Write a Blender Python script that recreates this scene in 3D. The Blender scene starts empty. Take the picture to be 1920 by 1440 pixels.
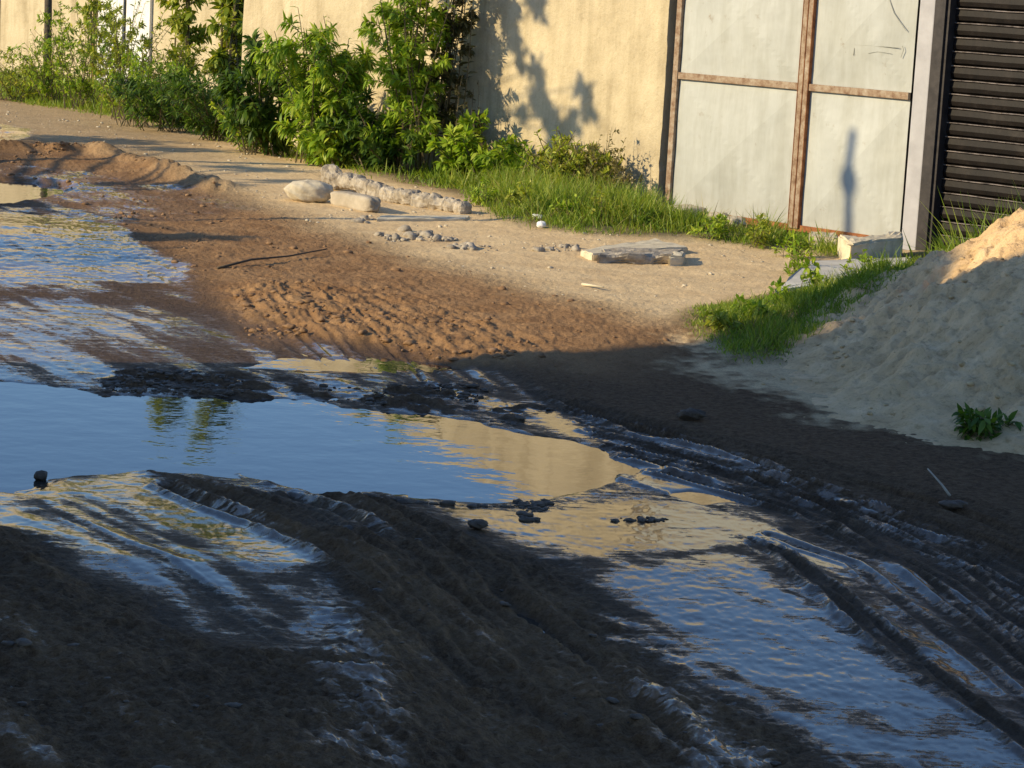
import bpy, math, random
import numpy as np
from mathutils import Matrix, Vector
random.seed(4); RS = np.random.RandomState(7)
sc = bpy.context.scene; COL = sc.collection
# ------------------------------------------------------------ camera, sky, sun, exposure
F = 4600.; RHO = .055; PITCH = math.atan2(760*math.cos(RHO), F); H = 2.0
_f = np.array([0, math.cos(PITCH), -math.sin(PITCH)]); _r0 = np.array([1., 0, 0]); _u0 = np.cross(_r0, _f)
CR = _r0*math.cos(RHO)+_u0*math.sin(RHO); CU = np.cross(CR, _f); CF = _f
cam = bpy.data.cameras.new('camera'); co = bpy.data.objects.new('camera', cam); COL.objects.link(co)
cam.sensor_width = 36; cam.lens = F/1920*36; cam.clip_start = .1; cam.clip_end = 2000
co.matrix_world = Matrix(((CR[0], CU[0], -CF[0], 0), (CR[1], CU[1], -CF[1], 0), (CR[2], CU[2], -CF[2], H), (0, 0, 0, 1)))
sc.camera = co
SUN_EL = math.radians(24); SH = np.array([.9417, .3365]); SH /= np.linalg.norm(SH)   # horizontal way the light travels
w = bpy.data.worlds.new('World'); sc.world = w; w.use_nodes = True
nt = w.node_tree; sky = nt.nodes.new('ShaderNodeTexSky'); sky.sky_type = 'NISHITA'; sky.sun_disc = False
sky.sun_elevation = SUN_EL; sky.sun_rotation = math.atan2(-SH[0], -SH[1]); sky.air_density = 1.0; sky.dust_density = .15; sky.ozone_density = 3.5
bg = nt.nodes['Background']; bg.inputs['Strength'].default_value = .13
mxs = nt.nodes.new('ShaderNodeMix'); mxs.data_type = 'RGBA'; mxs.blend_type = 'MULTIPLY'; mxs.inputs[0].default_value = 1.; mxs.inputs[7].default_value = (.86, .93, 1.04, 1)
nt.links.new(sky.outputs[0], mxs.inputs[6]); nt.links.new(mxs.outputs[2], bg.inputs['Color'])
sl = bpy.data.lights.new('sun', 'SUN'); sl.energy = 4.2; sl.angle = math.radians(.6); sl.color = (1, .82, .51)
so = bpy.data.objects.new('sun', sl); COL.objects.link(so)
sd = Vector((SH[0]*math.cos(SUN_EL), SH[1]*math.cos(SUN_EL), -math.sin(SUN_EL)))
so.rotation_euler = sd.to_track_quat('-Z', 'Y').to_euler(); so.location = (-20, -5, 12)
sc.view_settings.view_transform = 'Standard'; sc.view_settings.look = 'None'; sc.view_settings.gamma = 1
sc.view_settings.exposure = 0.52

# ------------------------------------------------------------ helpers
def ray(px, py): return CF*F+CR*(px-960)-CU*(py-720)
def P(px, py, z=0.):
    d = ray(px, py); t = (z-H)/d[2]; return np.array([d[0]*t, d[1]*t])
def W(pts, z=0.): return np.array([P(a, b, z) for a, b in pts])
def _h(i, j, s):
    n = (i*374761393+j*668265263+s*974711) & 0xffffffff
    n = ((n ^ (n >> 13))*1274126177) & 0xffffffff
    return ((n ^ (n >> 16)) & 0xffff)/65535.
def vn(x, y, s=0):
    x = np.asarray(x, float); y = np.asarray(y, float)
    i = np.floor(x).astype(np.int64); j = np.floor(y).astype(np.int64); a = x-i; b = y-j
    a = a*a*a*(a*(a*6-15)+10); b = b*b*b*(b*(b*6-15)+10)
    i += 10000; j += 10000
    return (_h(i, j, s)*(1-a)+_h(i+1, j, s)*a)*(1-b)+(_h(i, j+1, s)*(1-a)+_h(i+1, j+1, s)*a)*b
def fbm(x, y, o=4, s=0, g=.5):     # -1..1
    t = 0; a = 1; n = 0
    for k in range(o):
        t = t+a*(vn(x*2**k+k*17.3, y*2**k-k*9.1, s+k)*2-1); n += a; a *= g
    return t/n
def sstep(a, b, x):
    t = np.clip((x-a)/(b-a), 0, 1); return t*t*(3-2*t)
def segd(x, y, A, B):
    d = B-A; L = d@d+1e-12; t = np.clip(((x-A[0])*d[0]+(y-A[1])*d[1])/L, 0, 1)
    return np.hypot(x-A[0]-t*d[0], y-A[1]-t*d[1]), t
def sdf(x, y, poly):              # negative inside
    D = np.full(x.shape, 1e9); ins = np.zeros(x.shape, bool); n = len(poly)
    for k in range(n):
        A = poly[k]; B = poly[(k+1) % n]
        D = np.minimum(D, segd(x, y, A, B)[0])
        c = (A[1] > y) != (B[1] > y)
        if abs(B[1]-A[1]) > 1e-12: ins ^= c & (x < (B[0]-A[0])*(y-A[1])/(B[1]-A[1])+A[0])
    return np.where(ins, -D, D)
def lin(x, y, line):              # distance to polyline
    D = np.full(x.shape, 1e9)
    for k in range(len(line)-1): D = np.minimum(D, segd(x, y, line[k], line[k+1])[0])
    return D
def mesh(name, V, Fc, m=None, parent=None, smooth=False, attrs=None, mats=None):
    me = bpy.data.meshes.new(name); V = np.asarray(V, np.float32)
    if isinstance(Fc, np.ndarray):
        n, k = Fc.shape; me.vertices.add(len(V)); me.vertices.foreach_set('co', V.ravel())
        me.loops.add(n*k); me.loops.foreach_set('vertex_index', Fc.astype(np.int32).ravel())
        me.polygons.add(n); me.polygons.foreach_set('loop_start', np.arange(0, n*k, k, dtype=np.int32))
        me.update(calc_edges=True)
    else:
        me.from_pydata(V.tolist(), [], Fc)
    if smooth: me.polygons.foreach_set('use_smooth', np.ones(len(me.polygons), bool))
    for k, a in (attrs or {}).items():
        at = me.attributes.new(k, 'FLOAT', 'POINT'); at.data.foreach_set('value', np.asarray(a, np.float32))
    if m: me.materials.append(m)
    me.validate(clean_customdata=False)
    o = bpy.data.objects.new(name, me); COL.objects.link(o)
    if parent:
        o.parent = parent; o.matrix_parent_inverse = Matrix.Translation(-parent.location)
    return o
def tag(o, label=None, cat=None, group=None, kind=None):
    if label: o['label'] = label
    if cat: o['category'] = cat
    if group: o['group'] = group
    if kind: o['kind'] = kind
    return o
def empty(name, loc, label, cat, group=None):
    o = bpy.data.objects.new(name, None); COL.objects.link(o); o.location = Vector([float(c) for c in loc]); o.empty_display_size = .1
    return tag(o, label, cat, group)
class MB:
    def __init__(s): s.V = []; s.Q = []; s.n = 0
    def add(s, V, Q):
        V = np.asarray(V, float).reshape(-1, 3); s.V.append(V); s.Q += [tuple(int(i)+s.n for i in q) for q in Q]; s.n += len(V)
    def build(s, name, m, parent=None, smooth=False): return mesh(name, np.concatenate(s.V), s.Q, m, parent, smooth)
BQ = [(0, 3, 2, 1), (4, 5, 6, 7), (0, 1, 5, 4), (1, 2, 6, 5), (2, 3, 7, 6), (3, 0, 4, 7)]
def tube(pts, rad, n=7, cap=True):
    pts = np.asarray(pts, float); m = len(pts); rad = np.broadcast_to(rad, (m,)); V = []; Q = []
    for i in range(m):
        t = pts[min(i+1, m-1)]-pts[max(i-1, 0)]; t = t/(np.linalg.norm(t)+1e-9)
        a = np.cross(t, [0, 0, 1.] if abs(t[2]) < .9 else [1., 0, 0]); a /= np.linalg.norm(a); b = np.cross(t, a)
        for k in range(n):
            q = 2*math.pi*k/n; V.append(pts[i]+rad[i]*(a*math.cos(q)+b*math.sin(q)))
    for i in range(m-1):
        for k in range(n): Q.append((i*n+k, i*n+(k+1) % n, (i+1)*n+(k+1) % n, (i+1)*n+k))
    if cap: Q.append(tuple(range(n))[::-1]); Q.append(tuple(range((m-1)*n, m*n)))
    return np.array(V), Q
# materials
def mat(name):
    m = bpy.data.materials.new(name); m.use_nodes = True; nt = m.node_tree
    return m, nt, nt.nodes['Principled BSDF'], nt.nodes['Material Output']
def N(nt, t, **k):
    n = nt.nodes.new('ShaderNode'+t)
    for a, b in k.items():
        if a in n.inputs: n.inputs[a].default_value = b
        else: setattr(n, a, b)
    return n
def noise(nt, scale, detail=6, rough=.6, vec=None, dist=0):
    n = N(nt, 'TexNoise', Scale=scale, Detail=detail, Roughness=rough, Distortion=dist)
    if vec is None: vec = N(nt, 'NewGeometry').outputs['Position']
    nt.links.new(vec, n.inputs['Vector']); return n.outputs['Fac']
def ramp(nt, fac, stops):
    r = N(nt, 'ValToRGB'); e = r.color_ramp.elements
    while len(e) < len(stops): e.new(.5)
    for k, (p, c) in enumerate(stops): e[k].position = p; e[k].color = (*c, 1) if len(c) == 3 else c
    nt.links.new(fac, r.inputs[0]); return r.outputs[0]
def mixc(nt, fac, a, b, mode='MIX'):
    m = N(nt, 'Mix', data_type='RGBA', blend_type=mode)
    for k, v in ((0, fac), (6, a), (7, b)):
        if isinstance(v, (int, float)): m.inputs[k].default_value = v
        elif isinstance(v, tuple): m.inputs[k].default_value = (*v, 1)
        else: nt.links.new(v, m.inputs[k])
    return m.outputs[2]
def mth(nt, op, a, b=0., clamp=False):
    m = N(nt, 'Math', operation=op, use_clamp=clamp)
    for k, v in ((0, a), (1, b)):
        if isinstance(v, (int, float)): m.inputs[k].default_value = v
        else: nt.links.new(v, m.inputs[k])
    return m.outputs[0]
def bump(nt, b, h, strength=.5, dist=.01, normal=None):
    n = N(nt, 'Bump', Strength=1., Distance=dist); nt.links.new(h, n.inputs['Height'])
    if isinstance(strength, (int, float)): n.inputs['Strength'].default_value = strength
    else: nt.links.new(strength, n.inputs['Strength'])
    if normal is not None: nt.links.new(normal, n.inputs['Normal'])
    if b is not None: nt.links.new(n.outputs[0], b.inputs['Normal'])
    return n.outputs[0]
def simple(name, c1, c2, scale=6, rough=.85, bstr=.4, bdist=.01, bscale=30, spec=.3, lo=.35, hi=.65):
    m, nt, b, o = mat(name)
    nt.links.new(ramp(nt, noise(nt, scale), [(lo, c1), (hi, c2)]), b.inputs['Base Color'])
    b.inputs['Roughness'].default_value = rough; b.inputs['Specular IOR Level'].default_value = spec
    bump(nt, b, noise(nt, bscale), bstr, bdist); return m
def leafmat(name, c1, c2, c3, trans=.42):
    m, nt, b, o = mat(name)
    at = N(nt, 'Attribute', attribute_name='rnd').outputs['Fac']
    f = mth(nt, 'ADD', mth(nt, 'MULTIPLY', at, .6), mth(nt, 'MULTIPLY', noise(nt, 3., 3), .45))
    c = ramp(nt, f, [(.15, c1), (.5, c2), (.85, c3)])
    nt.links.new(c, b.inputs['Base Color']); b.inputs['Roughness'].default_value = .5; b.inputs['Specular IOR Level'].default_value = .35
    t = N(nt, 'BsdfTranslucent'); nt.links.new(mixc(nt, 1., c, (1.3, 1.25, .5), 'MULTIPLY'), t.inputs['Color'])
    mx = N(nt, 'MixShader'); mx.inputs[0].default_value = trans
    nt.links.new(b.outputs[0], mx.inputs[1]); nt.links.new(t.outputs[0], mx.inputs[2]); nt.links.new(mx.outputs[0], o.inputs['Surface'])
    return m
M = {}
M['leaf'] = leafmat('leaf_green', (.11, .20, .015), (.25, .39, .027), (.48, .55, .07))
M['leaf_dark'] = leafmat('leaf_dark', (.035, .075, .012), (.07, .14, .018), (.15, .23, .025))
M['leaf_yellow'] = leafmat('leaf_yellow', (.13, .19, .02), (.30, .37, .04), (.52, .50, .09))
M['leaf_dry'] = leafmat('leaf_dry', (.10, .10, .03), (.20, .18, .06), (.33, .27, .10), .25)
M['leaf_brown'] = leafmat('leaf_brown', (.05, .05, .02), (.09, .085, .03), (.14, .12, .05), .2)  # own colour of the dead stalk; also painted shade on the tallest bush
M['grass'] = leafmat('grass_blades', (.08, .14, .012), (.18, .28, .025), (.40, .42, .08))
M['stem'] = simple('stem_bark', (.09, .07, .04), (.17, .14, .07), 20)
M['stone'] = simple('pale_stone', (.42, .36, .26), (.58, .51, .38), 14, bstr=.6, bdist=.006, bscale=60)
M['rubble'] = simple('rough_concrete', (.24, .20, .15), (.46, .40, .31), 12, bstr=.9, bdist=.012, bscale=35)
M['pipe'] = simple('cement_pipe', (.32, .27, .20), (.44, .38, .29), 9, bstr=.4, bdist=.004, bscale=60)
M['block'] = simple('limestone_block', (.50, .43, .30), (.66, .58, .42), 10, bstr=.6, bdist=.006, bscale=50)
M['clod'] = simple('mud_clod', (.06, .043, .030), (.13, .092, .062), 30, rough=.6, bstr=.8, bdist=.006, bscale=80)
M['black'] = simple('black_paint', (.022, .018, .018), (.045, .038, .036), 12, rough=.55, bstr=.3, bdist=.003, bscale=60)
M['white'] = simple('whitewash', (.36, .35, .36), (.44, .43, .44), 5, rough=.9, bstr=.4, bdist=.003, bscale=50)
M['twig'] = simple('dry_twig', (.05, .04, .03), (.10, .08, .055), 30)
M['litter'] = simple('white_litter', (.7, .7, .68), (.85, .85, .84), 30, rough=.4)
M['sandclump'] = simple('sand_clump', (.40, .28, .14), (.62, .45, .24), 20, bstr=.6)
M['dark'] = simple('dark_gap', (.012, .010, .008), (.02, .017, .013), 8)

# ------------------------------------------------------------ terrain fields
TD = np.array([.5, -.866]); TN = np.array([.866, .5])        # way the wheel tracks run
PUD = W([(-420, 700), (0, 722), (200, 738), (400, 750), (540, 755), (650, 765), (760, 775), (850, 792), (960, 820), (1050, 832), (1120, 850), (1160, 880), (1090, 915), (1000, 928), (900, 936), (790, 938), (700, 930), (640, 948), (520, 912), (430, 898), (300, 888), (130, 895), (0, 935), (-420, 960)])
POOLS = [(W([(-300, 335), (0, 340), (60, 342), (115, 350), (120, 362), (70, 378), (0, 382), (-300, 390)]), .02),
         (W([(-300, 395), (0, 400), (130, 410), (230, 440), (300, 490), (370, 522), (330, 540), (200, 535), (60, 540), (-300, 520)]), .001),
         (W([(-300, 238), (0, 245), (60, 255), (70, 268), (0, 280), (-300, 285)]), .004),
         (W([(1120, 862), (1280, 862), (1300, 872), (1200, 882), (1150, 880)]), .012),
         (W([(1230, 925), (1300, 928), (1390, 948), (1300, 950)]), .01),
         (W([(560, 672), (780, 676), (860, 690), (700, 700), (480, 690)]), .008),
         (W([(1090, 1085), (1240, 1060), (1340, 1036), (1420, 1046), (1450, 1080), (1540, 1160), (1640, 1220), (1760, 1310), (1840, 1362), (1700, 1368), (1560, 1355), (1400, 1300), (1250, 1230), (1150, 1150)]), .0035),
         (W([(70, 1075), (220, 1090), (420, 1085), (600, 1075), (630, 1120), (560, 1150), (420, 1140), (330, 1150), (240, 1170), (130, 1120)]), .000)]
DRY1 = W([(590, 955), (680, 930), (740, 962), (820, 1010), (920, 1048), (1040, 1078), (1090, 1115), (1130, 1165), (1220, 1235), (1290, 1290), (1360, 1340), (1450, 1390), (1700, 1560), (1700, 1700), (-200, 1700), (-200, 1000), (0, 1040), (50, 1062), (110, 1130), (200, 1180), (290, 1215), (400, 1290), (560, 1310), (660, 1230), (640, 1140), (600, 1080), (560, 1058), (480, 1010), (400, 970), (310, 920), (290, 895), (350, 905), (480, 945), (560, 1000), (680, 1052), (770, 1062), (680, 1010), (610, 975)])
WET = W([(-500, 560), (0, 560), (250, 570), (450, 600), (620, 640), (830, 680), (960, 700), (1060, 760), (1200, 800), (1330, 850), (1480, 920), (1640, 975), (1800, 1020), (2000, 1100), (2100, 1700), (1200, 1700), (-500, 1500)])
SAND = W([(-300, 190), (0, 196), (270, 222), (450, 268), (620, 318), (900, 385), (1240, 440), (1600, 470), (1800, 480), (1700, 540), (1500, 590), (1330, 618), (1240, 632), (1150, 610), (1000, 565), (850, 525), (720, 478), (600, 440), (500, 405), (420, 372), (300, 330), (150, 292), (0, 262), (-300, 240)])
BROWN = W([(60, 290), (200, 300), (420, 372), (500, 400), (700, 470), (850, 520), (1000, 560), (1250, 625), (1320, 650), (1150, 720), (960, 695), (760, 660), (600, 645), (440, 580), (370, 530), (300, 490), (230, 440), (100, 395), (0, 330)])
CHURN = W([(420, 560), (520, 545), (700, 560), (900, 620), (1000, 660), (960, 690), (860, 690), (640, 640), (480, 650)])
LEFTWET = W([(-300, 300), (0, 310), (180, 330), (420, 375), (520, 400), (380, 420), (230, 440), (300, 490), (370, 525), (430, 560), (520, 640), (640, 650), (830, 684), (830, 710), (-300, 720)])
BERM = W([(10, 292), (110, 300), (180, 300), (260, 325), (350, 352), (410, 368)])
GBAND = W([(-300, 150), (0, 190), (60, 200), (270, 225), (400, 258), (560, 305), (700, 345), (830, 360), (900, 400), (960, 440), (1100, 462), (1300, 470), (1400, 482), (1480, 490), (1580, 505), (1600, 480), (1500, 440), (1250, 402), (1100, 330), (455, 240), (300, 120), (-300, 60)])
GRIGHT = W([(1275, 625), (1330, 600), (1400, 588), (1460, 565), (1520, 540), (1640, 510), (1760, 480), (2000, 470), (2300, 560), (2000, 640), (1700, 640), (1560, 660), (1450, 700), (1390, 700), (1340, 665), (1290, 645)])
def between(a, b_, n_, wd, dp, seed):
    rs = np.random.RandomState(seed); t = np.linspace(0, 1, 7)
    def res(l):
        l = np.array(l, float); u = np.linspace(0, 1, len(l)); return np.stack([np.interp(t, u, l[:, 0]), np.interp(t, u, l[:, 1])], -1)
    A_, B_ = res(a), res(b_); out = []
    for k in range(n_):
        f = (k+rs.uniform(-.3, .3))/max(1, n_-1); out.append(([tuple(q) for q in A_*(1-f)+B_*f+rs.normal(0, 4, A_.shape)], wd*rs.uniform(.5, 1.3), dp*rs.uniform(.4, 1.3)))
    return out
RUTS = between([(1000, 735), (1180, 792), (1300, 825), (1420, 860), (1600, 905), (1850, 975), (2000, 1030)], [(1240, 900), (1370, 930), (1480, 965), (1600, 1010), (1700, 1080), (1800, 1160), (1950, 1300)], 13, .022, .012, 3)
RUTS += between([(1400, 1020), (1500, 1075), (1580, 1140), (1680, 1220), (1780, 1300), (1900, 1390), (1980, 1450)], [(1470, 1050), (1540, 1130), (1620, 1195), (1710, 1265), (1800, 1335), (1890, 1405), (1980, 1470)], 5, .024, .008, 4)
RUTS += between([(1450, 1010), (1600, 1070), (1750, 1180), (1980, 1380)], [(1560, 1000), (1700, 1060), (1850, 1150), (1990, 1260)], 4, .02, .008, 5)
RUTS += between([(420, 560), (450, 600), (480, 640), (520, 665)], [(760, 555), (880, 600), (1000, 665), (1140, 770)], 12, .024, .0055, 6)
RUTS += between([(330, 925), (470, 1000), (610, 1090), (760, 1190), (900, 1320)], [(720, 975), (860, 1050), (1000, 1150), (1180, 1300), (1300, 1420)], 8, .035, .016, 7)
RUTS += between([(60, 1000), (200, 1090), (330, 1160), (500, 1290)], [(150, 960), (280, 1040), (420, 1120), (560, 1210)], 4, .03, .003, 8)
RIDGES = [([(440, 880), (480, 905), (580, 955), (700, 1020)], .05, .016), ([(1100, 860), (1150, 905), (1230, 925)], .03, .014),
          ([(1440, 1020), (1540, 1085), (1640, 1165), (1760, 1240)], .04, .008), ([(1240, 885), (1400, 925), (1600, 960), (1740, 1000), (1880, 1100)], .03, .016),
          ([(1460, 1060), (1600, 1180), (1700, 1250), (1840, 1340)], .025, .012)]
RUTS = [(W(a), b, c) for a, b, c in RUTS]; RIDGES = [(W(a), b, c) for a, b, c in RIDGES]
FILMS = [W([(0, 925), (120, 900), (280, 897), (330, 925), (420, 975), (520, 1040), (600, 1090), (625, 1130), (560, 1150), (420, 1100), (240, 1010), (100, 960), (-200, 1010)]),
         W([(-200, 960), (0, 940), (120, 980), (260, 1060), (400, 1110), (560, 1160), (560, 1190), (380, 1170), (260, 1190), (140, 1130), (60, 1070), (-200, 1000)]),
         W([(760, 955), (1000, 950), (1250, 930), (1420, 985), (1430, 1035), (1330, 1045), (1100, 1078), (950, 1040)]),
         W([(1090, 840), (1300, 880), (1470, 940), (1400, 960), (1180, 930), (1100, 915)]), 
         W([(460, 885), (600, 945), (750, 1040), (700, 1040), (520, 960), (430, 900)]), W([(1000, 740), (1100, 790), (1180, 830), (1060, 820), (900, 775)]),
         W([(1300, 1290), (1560, 1360), (1850, 1380), (1990, 1470), (1500, 1440)])]
STREAKS = [W([(420, 1170), (650, 1150), (700, 1240), (780, 1350), (840, 1500), (560, 1500), (560, 1320), (480, 1220)]), W([(440, 878), (490, 905), (620, 955), (760, 1040), (740, 1062), (600, 1000), (470, 920)]),
           W([(1000, 1240), (1180, 1250), (1300, 1330), (1500, 1440), (1500, 1520), (1300, 1500), (1150, 1340)]), W([(1040, 760), (1200, 800), (1420, 870), (1560, 930), (1720, 990), (1600, 985), (1400, 930), (1200, 850), (1060, 800)]),
           W([(1450, 1010), (1640, 1060), (1800, 1180), (1960, 1350), (1960, 1450), (1800, 1320), (1640, 1180), (1500, 1080)]), W([(430, 878), (490, 902), (640, 955), (780, 1045), (740, 1066), (600, 1005), (460, 925)])]
CLODS = W([(180, 712), (260, 692), (400, 700), (520, 718), (700, 728), (860, 722), (960, 742), (1040, 772), (960, 800), (830, 780), (700, 762), (520, 752), (350, 742), (200, 738)])
# wall frame: u runs right along the wall, o out of it towards the road
W0 = P(1240, 395); EU = np.array([.68705, -.72661]); NU = np.array([-.72661, -.68705])
def wallo(x, y): return (x-W0[0])*NU[0]+(y-W0[1])*NU[1]
def wp(u, o, z): q = W0+EU*u+NU*o; return (q[0], q[1], z)
def pixw(px, py, o=0.):
    d = ray(px, py); t = ((W0+NU*o)@NU)/(d[:2]@NU); p = d*t; return float((p[:2]-W0)@EU), float(p[2]+H)
def field(x, y):
    shp = np.shape(x); x = np.ravel(np.asarray(x, float)); y = np.ravel(np.asarray(y, float))
    wx = fbm(x*1.7, y*1.7, 4, 11); wy = fbm(x*1.7, y*1.7, 4, 23)
    w2 = fbm(x*8, y*8, 3, 13); w3 = fbm(x*8, y*8, 3, 14); X = x+.10*wx+.035*w2; Y = y+.13*wy+.06*w3
    a = (x*TD[0]+y*TD[1]); c = (x*TN[0]+y*TN[1])
    far = sstep(22, 60, np.hypot(x, y))
    def m(poly, s): return sstep(s, -s, sdf(X, Y, poly))
    pud = m(PUD, .10); dry = m(DRY1, .11); wet = m(WET, .14); lw = m(LEFTWET, .25)
    sand = m(SAND, .42); brown = m(BROWN, .45); churn = m(CHURN, .2)
    big = fbm(x*.35, y*.35, 3, 3); med = fbm(x*2.2, y*2.2, 4, 5); fine = fbm(x*13, y*13, 4, 7)
    trk3 = fbm(c*6+.3*wx, a*.7, 5, 33, .65); trk = fbm(c*7, a*1.1, 4, 31); trk2 = fbm(c*22, a*3, 3, 37)
    z = .045+.012*big+.010*med
    fm = np.zeros(x.shape)
    for poly in FILMS+[p_[0] for p_ in POOLS if p_[1] < .008]: fm = np.maximum(fm, m(poly, .15))
    q1 = 1-.86*fm
    z = z*(1-wet)+wet*(.006+.003*med*(1-.4*fm)+q1*(.004*trk+.0016*trk2+.0014*fine+.0004*fbm(x*45, y*30, 2, 91)))
    z = z*(1-.8*lw)+.8*lw*(.006+.006*med+.0008*fine+.0005*trk2)+lw*.04*sstep(15., 17.3, y)*sstep(18.9, 17.4, y)
    bank = .115*np.clip((9.50+.15*wx-y)/1.9, 0, 1)-.020*np.clip(7.6-y, 0, 2); bank = bank*sstep(.1, -.5, x)+sstep(-.5, .1, x)*(.030*np.clip((9.4-y+.1*wx)/1.1, 0, 1)-.004*np.clip(8.3-y, 0, 2.5))
    bank = bank*sstep(2.2, 1.2, x); z += bank*np.maximum(wet, 0)
    z = z*(1-pud)+pud*(-.016+.008*med)
    z = z*(1-dry)+dry*(.024+.026*trk+.010*med+.007*trk2+.110*sstep(9.5, 7.6, y)*sstep(.1, -.5, x))
    z += sand*.035+brown*.02*(1+big)
    film = np.maximum(wet*(.66+.60*trk3), lw*(.56+.5*trk3+.45*med))
    for poly in FILMS: film = np.maximum(film, m(poly, .22)*(.98+.30*trk3+.2*med))
    film = np.clip(film, 0, 1)*(1-dry)+dry*wet*np.clip(.26+.85*trk3, 0, .66)
    for poly in STREAKS: film = np.maximum(film, m(poly, .13)*(.66+.5*trk3+.25*fine))
    for poly, dep in POOLS:
        k = m(poly, .10); film = np.maximum(film, k*(.92+.35*trk3+.2*med))
        if dep >= .008 and dep != .012: z = z*(1-k)+k*(-dep+.004*med+.003*trk+.001*fine+.001*trk2)
    for ln, wd, dp in RUTS:
        d = lin(x+.02*wx, y+.02*wy, ln); gg = np.exp(-(d/wd)**2); z = z-dp*.7*gg+dp*.8*np.exp(-((d-wd*1.9)/(wd*.7))**2)*(1-pud); film = film*(1-.35*gg)
    for ln, wd, dp in RIDGES:
        d = lin(X, Y, ln); z = z+dp*np.exp(-(d/wd)**2)*(.7+.6*fine)
    clm = m(CLODS, .15); cn = fbm(x*9, y*9, 3, 41)
    z += clm*(np.maximum(cn-.1, 0)*.045+.005*fine)
    bd = lin(x+.05*wx, y, BERM); z += .12*np.exp(-(bd/.15)**2)*(.8+.5*med+.25*fine)
    gb = m(GBAND, .25); gr = m(GRIGHT, .15); z += gb*.03+gr*.035
    rough = (.25+.75*dry+.4*brown+.3*churn)*(1-pud)*(1-.6*wet*(1-dry)); z += rough*(.013*fine+.010*fbm(x*38, y*38, 2, 51))
    z += churn*(.009*trk2+.008*trk+.006*fine+.003*fbm(x*30, y*30, 2, 95))
    u_ = (x-W0[0])*EU[0]+(y-W0[1])*EU[1]; gd = sstep(-.3, .1, u_)*sstep(.9, .25, np.abs(wallo(x, y))); z = z*(1-gd)+gd*(-.025+.01*fine)
    lumps = fbm(x*24, y*24, 2, 61); z += .012*np.maximum(lumps-.35, 0)*(dry+churn+.3*brown)*(1-pud)
    z = z*(1-far)+.05*far
    wetv = np.clip(wet*(1-dry*.92)+pud+lw*.75-.25*churn, 0, 1)
    wetv = np.maximum(wetv, sstep(.018, .0, z)*(1-far))
    wetv *= (1-.9*clm*sstep(.08, .3, cn))
    rr = np.hypot(x-4.4, y-13.35)/3.32; toe = sstep(1.10, .96, rr+.09*fine+.07*med)*.85; sand = np.maximum(sand, toe)
    sand = sand*(1-.45*sstep(-2.2, -4.2, x)*(1-toe)); brown = np.maximum(brown, .55*sand*sstep(-2.2, -4.2, x))
    shp_ = lambda v: v.reshape(shp)
    return dict(z=shp_(z), wet=shp_(wetv), film=shp_(np.clip(np.maximum(film, pud)*(1-.9*clm*sstep(.08, .3, cn))*(1-.7*churn), 0, 1)), sand=shp_(np.clip(sand+.25*far, 0, 1)), brown=shp_(np.clip(brown+churn+dry*np.clip(.18+.5*trk3+.2*med, 0, .5), 0, 1)), green=shp_(np.clip(gb+gr, 0, 1)))
def gz(x, y): return field(x, y)['z']

# ------------------------------------------------------------ materials of the ground
m, nt, b, o = mat('ground_mud'); M['ground'] = m
A = lambda n: N(nt, 'Attribute', attribute_name=n).outputs['Fac']
pos = N(nt, 'NewGeometry').outputs['Position']
n1 = noise(nt, 3., 6, .65); n2 = noise(nt, 30., 5, .7); n3 = noise(nt, 85., 4, .75, dist=1.2)
mud = ramp(nt, n2, [(.3, (.085, .048, .025)), (.7, (.235, .148, .082))])
brn = ramp(nt, n1, [(.3, (.24, .13, .058)), (.7, (.40, .24, .115))])
snd = ramp(nt, n1, [(.3, (.60, .43, .235)), (.7, (.77, .585, .335))])
grn = ramp(nt, n2, [(.3, (.06, .065, .025)), (.7, (.14, .12, .06))])
c = mixc(nt, A('brown'), mud, brn)
c = mixc(nt, mth(nt, 'MULTIPLY', A('sand'), 1.), c, snd)
c = mixc(nt, mth(nt, 'MULTIPLY', A('green'), .8), c, grn)
spk = ramp(nt, n3, [(.30, (.38, .35, .33)), (.5, (.95, .95, .95)), (.70, (1.35, 1.30, 1.25))])
c = mixc(nt, .8, c, spk, 'MULTIPLY')
wet = A('wet'); wn = mth(nt, 'MULTIPLY', wet, ramp(nt, n2, [(.25, (.75,)*3), (.5, (1,)*3)]), True)
c = mixc(nt, mth(nt, 'MULTIPLY', wn, .45), c, (.03, .022, .016))
nt.links.new(c, b.inputs['Base Color'])
mp = N(nt, 'Mapping'); mp.inputs['Rotation'].default_value = (0, 0, math.radians(60)); mp.inputs['Scale'].default_value = (4, 26, 5); nt.links.new(pos, mp.inputs[0])
n5 = noise(nt, 1., 7, .72, mp.outputs[0], .5)
n6 = noise(nt, 9., 5, .65)
n7 = noise(nt, 42., 5, .75)
e = mth(nt, 'ADD', mth(nt, 'ADD', mth(nt, 'MULTIPLY', n5, 1.1), mth(nt, 'MULTIPLY', n6, .6)), mth(nt, 'MULTIPLY', mth(nt, 'SUBTRACT', n7, .33), .8))
e = mth(nt, 'ADD', e, mth(nt, 'MULTIPLY', A('film'), .85))
film = mth(nt, 'MULTIPLY', mth(nt, 'SUBTRACT', e, 1.42), 4.5, True)
film = mth(nt, 'MULTIPLY', film, A('film'), True)
film = mth(nt, 'MINIMUM', mth(nt, 'MULTIPLY', film, 1.6), 1.)
r = N(nt, 'MapRange'); nt.links.new(wn, r.inputs[0]); r.inputs[3].default_value = .85; r.inputs[4].default_value = .55
r2 = N(nt, 'Mix', data_type='FLOAT'); nt.links.new(film, r2.inputs[0]); nt.links.new(r.outputs[0], r2.inputs[2]); r2.inputs[3].default_value = .07
nt.links.new(r2.outputs[0], b.inputs['Roughness'])
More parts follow.
